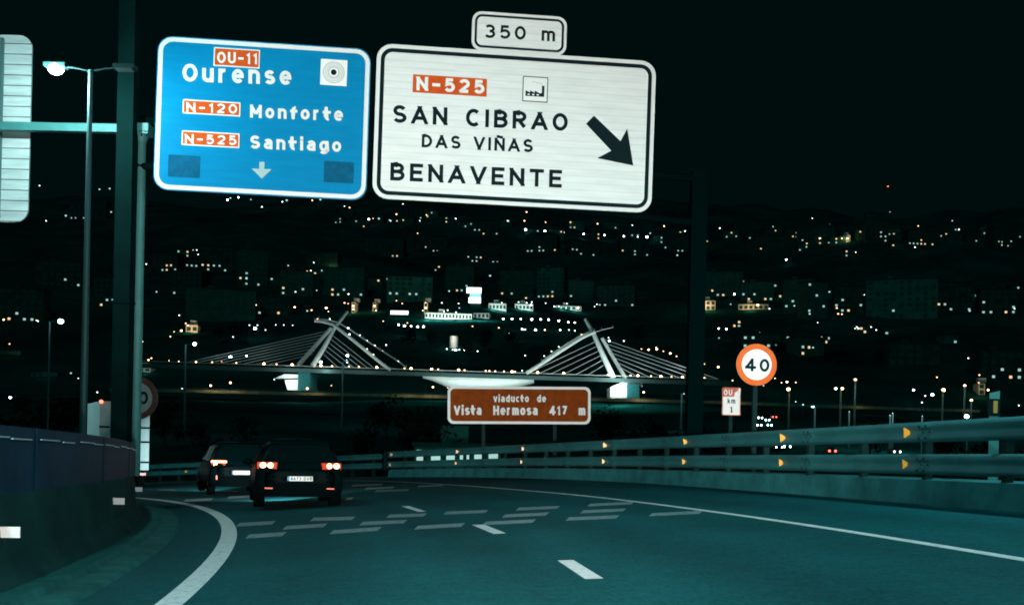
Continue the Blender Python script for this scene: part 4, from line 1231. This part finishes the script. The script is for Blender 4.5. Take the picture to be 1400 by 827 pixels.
WL = [(434, 436, 'o', -5), (451, 436, 'w', 4), (462, 440, 'w', 4), (476, 448.5, 'W', -5), (478, 457, 'W', -6), (492, 458, 'w', 6), (502, 465.5, 'w', 7), (502, 477, 'w', -8), (510.6, 484.5, 'w', -9), (512.5, 472, 'w', 7), (523, 479.5, 'w', 8), (544.5, 493.5, 'w', 9),
      (795, 457.3, 'o', -6), (764, 474, 'w', 7), (754, 480, 'w', 7), (744, 486.5, 'w', 8), (714, 506.5, 'w', -9), (832, 461.5, 'w', 3)]
for i, (x, y, k, off) in enumerate(WL):
    side = 'left' if x < 600 else 'right'
    same = [w for w in WL if (w[0] < 600) == (x < 600)]
    t = thing('walkway_lamp', f'{ORD[same.index((x, y, k, off))]} lamp along the raised walkway of the {side} mast pair', 'lamp', bp(x, y + 1.5, off), 0, 'lamps on the raised walkways')
    b = MB(); b.tube([(0, 0, 0), (0, 0, .4)], .05, 'bridge_white', 5); b.build('stem', t)
    o = bpy.data.objects.new('lamp_globe', lamp_mesh(k)); col.objects.link(o); o.parent = t
    o.location = (0, 0, .5); o.scale = (.55,) * 3

# nearer lamps whose masts can be seen
def mast_lamp(label, xt, yt, yb, dep, lamp_dx, kind, sz, pole='pole_steel', lamp_dy=0):
    q0, q1 = at(xt - (yb - yt) * .012, yb, dep), at(xt, yt, dep)
    z0 = min(q0.z - .5, terrain(q1.x, q1.y))
    t = thing('street_lamp', label, 'street lamp', (q1.x, q1.y, z0), 0, 'street lamps with visible masts')
    h = q1.z - z0
    b = MB(); b.tube([(0, 0, 0), (0, 0, h)], [max(.09, dep * .0010), max(.06, dep * .0008)], pole, 8); b.build('pole', t)
    dx = lamp_dx * dep / F
    b = MB(); b.tube([(0, 0, h), (dx, 0, h + .1)], max(.03, dep * .0003), 'galv_dark', 6); b.build('arm', t)
    o = bpy.data.objects.new('lamp_globe', lamp_mesh(kind)); col.objects.link(o); o.parent = t
    o.location = (dx, 0, h - lamp_dy * dep / F); o.scale = (sz * dep / F,) * 3
    light('mast_light', 'POINT', (q1.x + dx * .5, q1.y - dep * .02, q1.z), (dep * .05) ** 2 * 5, (.7, .97, 1) if kind != 'O' else (1, .6, .3), .1)
mast_lamp('tall lamp post with one bright white lamp beyond the median screen', 68, 440, 590, 105, 15, 'C', 8, 'pole_steel', -1)
mast_lamp('slim lamp post standing before the left end of the cable bridge', 254, 471, 512, 230, 12, 'W', 5, 'pole_steel', -1)
mast_lamp('pale lamp post in front of the bridge right of its left mast', 468.6, 495, 529, 300, 6, 'c', 2.2)
mast_lamp('pale lamp post beside the dark gantry post below the bridge', 932, 538, 555, 280, 3, 'd', 2)
mast_lamp('orange lamp on a short post right of the kilometre plate', 1079, 532, 548, 330, -1, 'O', 5)
mast_lamp('orange lamp on a post beside a large bluish lamp', 1149.5, 531, 545, 330, 2, 'O', 4)
mast_lamp('thin lamp post with orange tip above the dark road', 1169.5, 519, 545, 330, 0, 'o', 4)
mast_lamp('orange lamp on a post between two bluish lamps', 1289, 533, 547, 330, 1, 'O', 5)
mast_lamp('thin lamp post with warm tip left of the marker post', 1319, 527, 550, 330, 0, 'o', 4)
mast_lamp('short lamp post with warm tip beside the marker post', 1328, 547, 560, 300, 0, 'o', 4)
mast_lamp('white lamp low over the guard rail beside the marker post', 1322.6, 569, 578, 240, -1, 'W', 6)
mast_lamp('pale bollard post low over the guard rail, left one of a close pair', 1217, 568, 582, 240, 0, 'd', 2)
mast_lamp('pale bollard post low over the guard rail, right one of a close pair', 1220.5, 565, 582, 240, 0, 'd', 2)
mast_lamp('pale post standing alone low over the rail', 1161, 563, 582, 240, 0, 'd', 2)
mast_lamp('pale post left of the amber reflector pair', 1261, 569, 582, 240, 0, 'd', 2)
mast_lamp('pale post with bluish lamp right of the car queue', 1114, 556, 582, 240, -2, 'c', 3)

# ------------------------------------------------------------------ buildings
def building(label, px, py, wpx, hpx, wall, depth_m=14, yaw=0.0, lit=(), name='apartment_building', roof='flat', cols=None, rows=None, warm=(), dist=None, group='apartment blocks on the hill', win=True, lean=0):
    """block whose base centre is seen at (px, py); lit / warm = window numbers that are lit"""
    if dist is None: q, dist = on_terrain(px, py, 0)
    else: q = at(px, py, dist)
    w, h = wpx * dist / F, hpx * dist / F
    t = thing(name, label, 'building', q, yaw, group)
    b = MB(); b.box((-w / 2, 0, -12), (w / 2, depth_m, h), wall); b.build('wall', t)
    b = MB()
    if roof == 'flat':
        b.box((-w / 2 - .3, -.3, h + .003), (w / 2 + .3, depth_m + .3, h + .7), 'roof')
        b.box((-w * .2, depth_m * .3, h + .703), (-w * .2 + 4, depth_m * .3 + 4, h + 3.2), wall)
    else:
        b.add([(-w / 2 - .5, -.5, h + .003), (w / 2 + .5, -.5, h + .003), (w / 2 + .5, depth_m + .5, h + .003), (-w / 2 - .5, depth_m + .5, h + .003), (-w / 2 + w * .18, depth_m / 2, h + min(5, h * .35)), (w / 2 - w * .18, depth_m / 2, h + min(5, h * .35))],
              [(0, 1, 5, 4), (1, 2, 5), (2, 3, 4, 5), (3, 0, 4), (0, 3, 2, 1)], 'roof')
    b.build('roof', t)
    if win:
        cols = cols or max(2, min(9, int(w / 4.5))); rows = rows or max(1, min(7, int(h / 3.6)))
        for r in range(rows):
            for c in range(cols):
                i = r * cols + c
                cx_ = -w / 2 + w * (c + .5) / cols; cz = h * (r + .5) / rows
                ww, hh = min(1.5, w / cols * .32), min(1.3, h / rows * .34)
                if wall != 'facade_white' and i not in lit and i not in warm and rnd.random() < .3: continue
                if i in lit or i in warm: ww, hh = min(ww, .85), min(hh, .75)
                b = MB(); b.box((cx_ - ww, -.06, cz - hh), (cx_ + ww, .003, cz + hh), 'warm lit window' if i in warm else 'lit window' if i in lit else 'pane')
                b.build('window', t)
    return t
BL = [ # px, base y, width, height, wall, lit, warm
 (560, 412, 62, 34, 'wall_pale', (7,), ()), (628, 400, 40, 36, 'wall_mid', (3,), ()), (470, 406, 56, 40, 'wall_mid', (8, 14), (20,)), (405, 405, 44, 34, 'wall_mid', (5, 12), ()), (302, 440, 92, 44, 'wall_mid', (), ()),
 (372, 432, 44, 26, 'wall_dark', (), (3,)), (752, 408, 38, 42, 'wall_pale', (2,), ()), (794, 414, 34, 30, 'wall_mid', (5,), ()), (706, 410, 46, 40, 'wall_mid', (9,), ()), (842, 420, 52, 30, 'wall_dark', (), ()), (255, 410, 46, 40, 'wall_dark', (6,), ()),
 (300, 372, 52, 34, 'wall_dark', (4, 9, 13), ()), (345, 392, 40, 50, 'wall_mid', (5, 11, 16), ()), (440, 372, 44, 26, 'wall_dark', (3,), ()), (525, 352, 54, 26, 'wall_dark', (), ()), (590, 345, 44, 22, 'wall_dark', (5,), ()), (660, 360, 46, 26, 'wall_dark', (2, 7), ()),
 (985, 406, 60, 34, 'wall_mid', (4, 10, 17), ()), (1035, 412, 44, 26, 'wall_mid', (6,), (1,)), (1088, 428, 34, 46, 'wall_mid', (4, 9, 14, 15), (19,)), (1116, 436, 32, 50, 'wall_mid', (3, 8, 13, 18), ()), (1160, 428, 40, 36, 'wall_dark', (5, 9), (2,)), (1232, 436, 92, 54, 'wall_pale', (12,), ()),
 (1300, 426, 56, 40, 'wall_dark', (6,), ()), (1365, 430, 48, 34, 'wall_dark', (9, 10), ()), (1198, 332, 30, 40, 'wall_dark', (4, 8, 9, 13), ()), (1262, 336, 44, 20, 'wall_dark', (1,), (3,)), (1115, 335, 52, 24, 'wall_dark', (2,), (5,)), (1376, 338, 44, 26, 'wall_dark', (4, 7), ()), (1052, 342, 40, 18, 'wall_dark', (), (1,)),
 (930, 345, 46, 26, 'wall_dark', (3,), ()), (868, 350, 40, 22, 'wall_dark', (), ()), (800, 350, 44, 20, 'wall_dark', (), ()), (740, 345, 44, 24, 'wall_dark', (4,), ()), (120, 300, 52, 26, 'wall_dark', (), ()), (80, 392, 60, 34, 'wall_dark', (), ()), (150, 420, 50, 40, 'wall_dark', (8,), ()), (28, 440, 60, 46, 'wall_dark', (), ()),
 (225, 372, 40, 24, 'wall_dark', (2,), ()), (505, 308, 40, 16, 'wall_dark', (2,), (0,)), (575, 300, 60, 16, 'wall_dark', (4,), (1,)), (664, 322, 36, 20, 'wall_dark', (2, 5), ()), (1250, 500, 70, 30, 'wall_dark', (), ()), (1370, 520, 60, 40, 'wall_dark', (7,), ()), (1040, 478, 52, 22, 'wall_dark', (3,), ()), (1110, 488, 40, 26, 'wall_mid', (5,), ())]
seen = {}
for px, py, w, h, wall, lit, warm in BL:
    if 34 < w < 70 and h > 19:
        lit = tuple(sorted({k for k in lit if k < 12} | set(rnd.sample(range(12), rnd.choice((2, 3, 4, 5))))))
        warm = tuple(k for k in warm if k < 12) + tuple(k for k in lit if rnd.random() < .25)
        lit = tuple(k for k in lit if k not in warm); warm = tuple(sorted(set(warm)))
    shade = {'wall_pale': 'pale', 'wall_mid': 'grey green', 'wall_dark': 'dark'}[wall]
    nl = len(lit) + len(warm)
    lb = f'{shade} block with {("no" if nl == 0 else NUM[nl])} lit window{"s" if nl != 1 else ""}, {band(px, py)}'
    seen[lb] = seen.get(lb, 0) + 1
    if seen[lb] > 1: lb = lb.replace(' block ', ' wider block ' if w > 45 else ' narrow block ')
    building(lb, px, py, w, h, wall, 14, R_(rnd.uniform(-22, 22)), lit, roof='hip' if rnd.random() < .4 and h < 36 else 'flat', warm=warm)

HS = [(462, 306), (492, 312), (540, 304), (556, 310), (590, 298), (612, 306), (640, 312), (672, 316), (690, 310), (728, 322), (760, 326), (788, 314), (812, 328), (836, 314), (868, 330), (902, 334),
      (250, 352), (262, 366), (288, 362), (320, 366), (352, 366), (378, 390), (396, 376), (418, 380), (438, 376), (466, 380), (492, 386), (512, 392), (536, 388), (600, 372), (634, 388), (690, 392), (826, 404),
      (930, 324), (962, 332), (1000, 326), (1030, 334), (1062, 318), (1084, 326), (1104, 322), (1134, 316), (1146, 334), (1180, 326), (1222, 322), (1240, 330), (1282, 330), (1300, 322), (1330, 332), (1350, 322), (1390, 326),
      (950, 388), (1012, 394), (1056, 398), (1070, 412), (1098, 404), (1136, 408), (1170, 412), (1196, 418), (1280, 410), (1340, 412), (1392, 402), (1004, 448), (1044, 462), (1080, 470), (1128, 470), (1180, 456), (1216, 458), (1300, 470), (1352, 496), (1384, 494), (1226, 342), (1160, 352), (1098, 344)]
hg = {}
for x, y in HS: hg.setdefault(band(x, y), []).append((x, y))
for bd, ps in hg.items():
    ps.sort()
    for i, (x, y) in enumerate(ps):
        lb = f'small house with a lit window, {bd}' if len(ps) == 1 else f'{ORD[i]} from left of {NUM[len(ps)]} small lit houses, {bd}'
        nw = rnd.choice((2, 3, 3, 4)); on = set(rnd.sample(range(nw * 2), rnd.choice((1, 2, 2, 3)))); wm = {k for k in on if rnd.random() < .4}
        building(lb, x, y, rnd.uniform(13, 22), rnd.uniform(8, 12), rnd.choice(('wall_mid', 'wall_dark', 'wall_pale')), 9, R_(rnd.uniform(-30, 30)), on - wm, 'house', 'hip', cols=nw, rows=2, warm=wm, group='small houses on the hill')

def facade_light(px, py, dist, p, c, size=.5): light('facade_light', 'POINT', at(px, py, dist), p, c, size)

# lit landmarks
q, D = on_terrain(650, 425, 0)
t = thing('lit_tower_sign', 'bright white two panel lit sign with a blue band on a dark tower', 'illuminated sign', q)
b = MB(); w = 9 * D / F; b.box((-w * .8, .1, -6), (w * .8, 6, (425 - 394) * D / F), 'wall_dark'); b.build('tower', t)
for (xa, xb, ya, yb, m_) in ((-12.5, 7.5, 393.5, 401, 'screen glow'), (-8, 7, 401.5, 406.5, 'screen blue'), (-9.5, 7, 407, 414.5, 'screen glow')):
    b = MB(); b.box((xa * D / F, -1.2, (425 - yb) * D / F), (xb * D / F, -.4, (425 - ya) * D / F), m_); b.build('lit_panel', t)
q, D = on_terrain(546, 436, 0)
t = thing('lit_billboard', 'long lit billboard striped white, red and blue on the lower slope', 'billboard', q)
b = MB(); b.box((-12 * D / F, -.5, 6 * D / F), (12 * D / F, 0, 11 * D / F), 'screen glow'); b.build('screen', t)
b = MB(); b.box((-11.5 * D / F, -.7, 6.2 * D / F), (2 * D / F, -.51, 7.8 * D / F), 'screen red'); b.build('red_stripe', t)
b = MB(); b.box((3 * D / F, -.7, 6.2 * D / F), (12 * D / F, -.51, 8.0 * D / F), 'screen blue'); b.build('blue_stripe', t)
for s in (-8, 8): b = MB(); b.box((s * D / F - .2, -.3, -4), (s * D / F + .2, -.1, 6 * D / F), 'galv_dark'); b.build('support_post', t)

D = on_terrain(620, 436, 0)[1]
building('long low white terrace building, floodlit, below the two panel sign', 613, 436, 64, 7.5, 'facade_white', 10, R_(6), (), 'terrace_building', cols=14, rows=1, group='floodlit buildings of the city')
for x in (585, 600, 615, 630, 643): facade_light(x, 434, D - 9, 3600, (1, .98, .9))
building('small white building with a peaked roof at the terrace end', 658, 435, 22, 7, 'facade_white', 10, R_(-8), (), 'terrace_building', 'hip', cols=4, rows=1, group='floodlit buildings of the city')
facade_light(654, 432, D - 8, 3600, WHT); facade_light(664, 432, D - 8, 2400, WHT)
for x0, x1, yb, h_, lb in ((668, 692, 424, 9, 'white colonnade facade right of the two panel sign'), (704, 729, 424, 8, 'low floodlit hall with white front between lamp clusters'), (760, 795, 424, 5.5, 'low long floodlit wall house beside an orange lamp')):
    D = on_terrain((x0 + x1) / 2, yb, 0)[1]
    building(lb, (x0 + x1) / 2, yb, x1 - x0, h_, 'facade_white', 10, R_(3), (), 'lit_hall', cols=5, rows=1, group='floodlit buildings of the city')
    for k in (.25, .75): facade_light(x0 + (x1 - x0) * k, yb - 3, D - 8, 2400, WHT)
for x, yb, w, h_, lb, p in ((968, 424, 20, 13, 'orange lit house with arched base left of the 40 sign', 4200), (1030, 424, 40, 8, 'long orange lit house front above the 40 sign', 2600), (262, 455, 16, 11, 'orange lit gable wall above the bridge\'s left end', 2600),
                           (455, 374, 6, 14, 'narrow house front glowing orange on the middle slope', 1500), (483, 428, 5, 15, 'narrow orange lit house above the left mast tip', 1800), (512, 426, 5, 12, 'narrow orange lit house right of the left mast tip', 1500), (582, 428, 5, 15, 'narrow orange lit house left of the white terrace', 1900),
                           (1123, 330, 11, 9, 'small orange lit house on the upper hillside, left of a pair', 2200), (1158, 330, 9, 9, 'small orange lit house on the upper hillside, right of a pair', 2200), (1342, 540, 9, 16, 'orange lit house corner beside the marker post', 800)):
    D = on_terrain(x, yb, 0)[1]
    building(lb, x, yb, w, h_, 'facade_white', 8, R_(rnd.uniform(-10, 10)), (), 'lit_house', 'flat', cols=max(1, int(w / 6)), rows=1 if h_ < 12 else 2, group='houses lit by orange street lamps')
    facade_light(x - w * .1, yb - h_ * .55, D - 7, p, (1, .55, .26), .4)
# round pavilion on the slope behind the bridge
q, D = on_terrain(620, 476, 0)
t = thing('round_pavilion', 'round pavilion with a lit white drum behind the bridge arch', 'building', q, 0, 'floodlit buildings of the city')
b = MB(); r = 6 * D / F
b.tube([(0, r, -6), (0, r, 17 * D / F)], r, 'facade_white', 20); b.build('drum', t)
b = MB(); b.tube([(0, r, 17 * D / F + .01), (0, r, 18.2 * D / F)], [r * 1.15, r * .5], 'roof', 20); b.build('roof', t)
facade_light(619, 461, D - 5, 1500, (1, .9, .75)); facade_light(623, 476, D - 5, 500, WHT)
# shed and lit strips at the far left
building('low shed front faintly lit behind the tall lamp post', 60, 516, 34, 8, 'wall_pale', 12, R_(8), (), 'shed', 'hip', cols=4, rows=1, group='sheds beyond the motorway')
facade_light(58, 511, on_terrain(60, 516, 0)[1] - 7, 45, (.75, 1, .8))
building('low orange lit shed at the far left edge', 12, 486, 34, 7, 'wall_pale', 12, R_(-5), (), 'shed', 'hip', cols=4, rows=1, group='sheds beyond the motorway')
facade_light(13, 476, on_terrain(12, 486, 0)[1] - 7, 160, (1, .55, .25))
building('pale lit canopy house beside the grey post', 193, 508, 26, 5, 'facade_white', 12, R_(-5), (), 'shed', 'flat', cols=3, rows=1, group='sheds beyond the motorway')
facade_light(196, 503, on_terrain(193, 508, 0)[1] - 7, 300, WHT)
# lit hall seen through the gap between the two rails
t = building('low hall with a row of lit windows seen between the two rails', 625, 634, 118, 22, 'wall_pale', 14, R_(3), tuple(range(6)), 'lit_hall', 'flat', cols=6, rows=1, dist=150, group='halls below the viaduct')
facade_light(600, 622, 141, 220, (.6, 1, .95)); facade_light(650, 622, 141, 180, (.6, 1, .95))

# ------------------------------------------------------------------ far traffic
def far_car(label, px, py, dist, heading, head=True, lamp='C', size=.30, cat='car', name='far_car', group='cars driving below the bridge'):
    q, dist = on_terrain(px, py, .75)
    t = thing(name, label, cat, q, heading, group)
    b = MB()
    st = [(-2.1, .4, .75, .55), (-2.0, .35, .95, .8), (-1.0, .3, 1.05, .88), (-.6, .3, 1.45, .75), (.9, .3, 1.5, .75), (1.7, .3, 1.05, .85), (2.1, .4, .8, .6)]
    vv = []
    for y, z0, z1, w in st: vv += [(-w, y, z0), (w, y, z0), (w * .85, y, z1), (-w * .85, y, z1)]
    b.add(vv, [(i * 4 + k, i * 4 + (k + 1) % 4, (i + 1) * 4 + (k + 1) % 4, (i + 1) * 4 + k) for i in range(len(st) - 1) for k in range(4)] + [(0, 3, 2, 1), (24, 25, 26, 27)], 'car_grey')
    b.build('body', t)
    for s in (-.62, .62):
        b = MB(); b.sphere((s, -2.12, .72), size, {'C': 'cyan big lamp', 'r': 'red lamp', 'w': 'white small lamp'}[lamp], 8, 6); b.build('headlight' if lamp != 'r' else 'tail_light', t)
far_car('car with bluish white headlights left of the kilometre plate', 957, 546, 400, 0, size=.55)
for i, (x, y, d, lb) in enumerate(((1037, 571, 260, 'nearest left car of the bright queue below the 40 sign'), (1047, 574, 262, 'middle car of the bright queue below the 40 sign'), (1037, 581, 245, 'lowest left car of the bright queue below the 40 sign'), (1050, 581, 247, 'lowest right car of the bright queue below the 40 sign'))):
    far_car(lb, x, y, d, R_(rnd.uniform(-6, 6)), size=.26)
far_car('car showing red tail lights beside the bright queue', 1057, 570, 300, 0, lamp='r', size=.28)
far_car('car with three bluish lights seen between the rails', 1073, 610, 200, 0, size=.19)
far_car('second car with bluish lights seen between the rails', 1062, 611, 205, 0, size=.15)
far_car('car with red lights seen between the rails', 1134, 616, 180, 0, lamp='r', size=.26)
far_car('car with small warm lights seen between the rails', 1222, 617, 200, 0, lamp='w', size=.22)
far_car('pale car parked under the bridge beside the right pier', 951, 541, 430, R_(90), lamp='w', size=.2)

# ------------------------------------------------------------------ trees on the dark bank
def crown_mesh(seed, n=420):
    r = random.Random(seed); b = MB()
    blobs = [(Vector((r.uniform(-1.6, 1.6), r.uniform(-1.6, 1.6), r.uniform(3.0, 6.4))), r.uniform(1.0, 1.9)) for _ in range(9)]
    vv, ff = [], []
    for i in range(n):
        c, rad = blobs[r.randrange(9)]
        d = Vector((r.gauss(0, 1), r.gauss(0, 1), r.gauss(0, 1))).normalized()
        p = c + d * rad * r.uniform(.55, 1.1)
        u = Vector((r.gauss(0, 1), r.gauss(0, 1), r.gauss(0, 1))).normalized(); w = u.orthogonal().normalized()
        s = r.uniform(.16, .40)
        k = len(vv); vv += [p - u * s, p + w * s * .6, p + u * s, p - w * s * .6]; ff.append((k, k + 1, k + 2, k + 3))
    b.add(vv, ff, 'leaf')
    return b.mesh('crown')
crowns = [crown_mesh(k) for k in range(4)]
tb = MB(); tb.tube([(0, 0, -1), (.05, .05, 1.5), (0, .1, 3.4), (.2, 0, 5)], [.26, .2, .14, .05], 'bark', 8)
for k in range(5):
    a = k * 1.3; tb.tube([(0, .1, 2.4 + k * .3), (math.cos(a) * 1.3, math.sin(a) * 1.3, 4.2 + k * .3)], [.09, .03], 'bark', 5)
trunk_me = tb.mesh('trunk')
TREES = [(225, 585), (262, 590), (300, 588), (335, 592), (500, 590), (530, 588), (562, 592), (592, 590), (830, 592), (862, 590), (890, 588), (912, 592), (975, 590), (45, 560), (80, 570), (20, 575), (110, 575), (1190, 575), (1290, 572), (1335, 575), (1385, 570), (300, 472), (322, 474), (1150, 500), (1200, 505), (1060, 500), (665, 485), (590, 480), (560, 485), (700, 480), (868, 480), (640, 500)]
tg = {}
for x, y in TREES: tg.setdefault(band(x, y), []).append((x, y))
for bd, ps in tg.items():
    ps.sort()
    for i, (x, y) in enumerate(ps):
        if y > 550:
            dist = 150 + (x * 37 % 60); q = at(x, y, dist); q.z = terrain(q.x, q.y); s = 1.0 + (x * 13 % 50) / 70
        else:
            q, dist = on_terrain(x, y, 0); s = 1.6 + (x * 13 % 50) / 60
        lb = f'dark leafy tree {bd}' if len(ps) == 1 else f'{ORD[i]} from left of {NUM[len(ps)]} dark trees {bd}'
        t = thing('tree', lb, 'tree', q, x * 1.7, 'dark trees on the river banks')
        t.scale = (s,) * 3
        for nm, me in (('crown', crowns[int(x) % 4]), ('trunk', trunk_me)):
            o = bpy.data.objects.new(nm, me); col.objects.link(o); o.parent = t
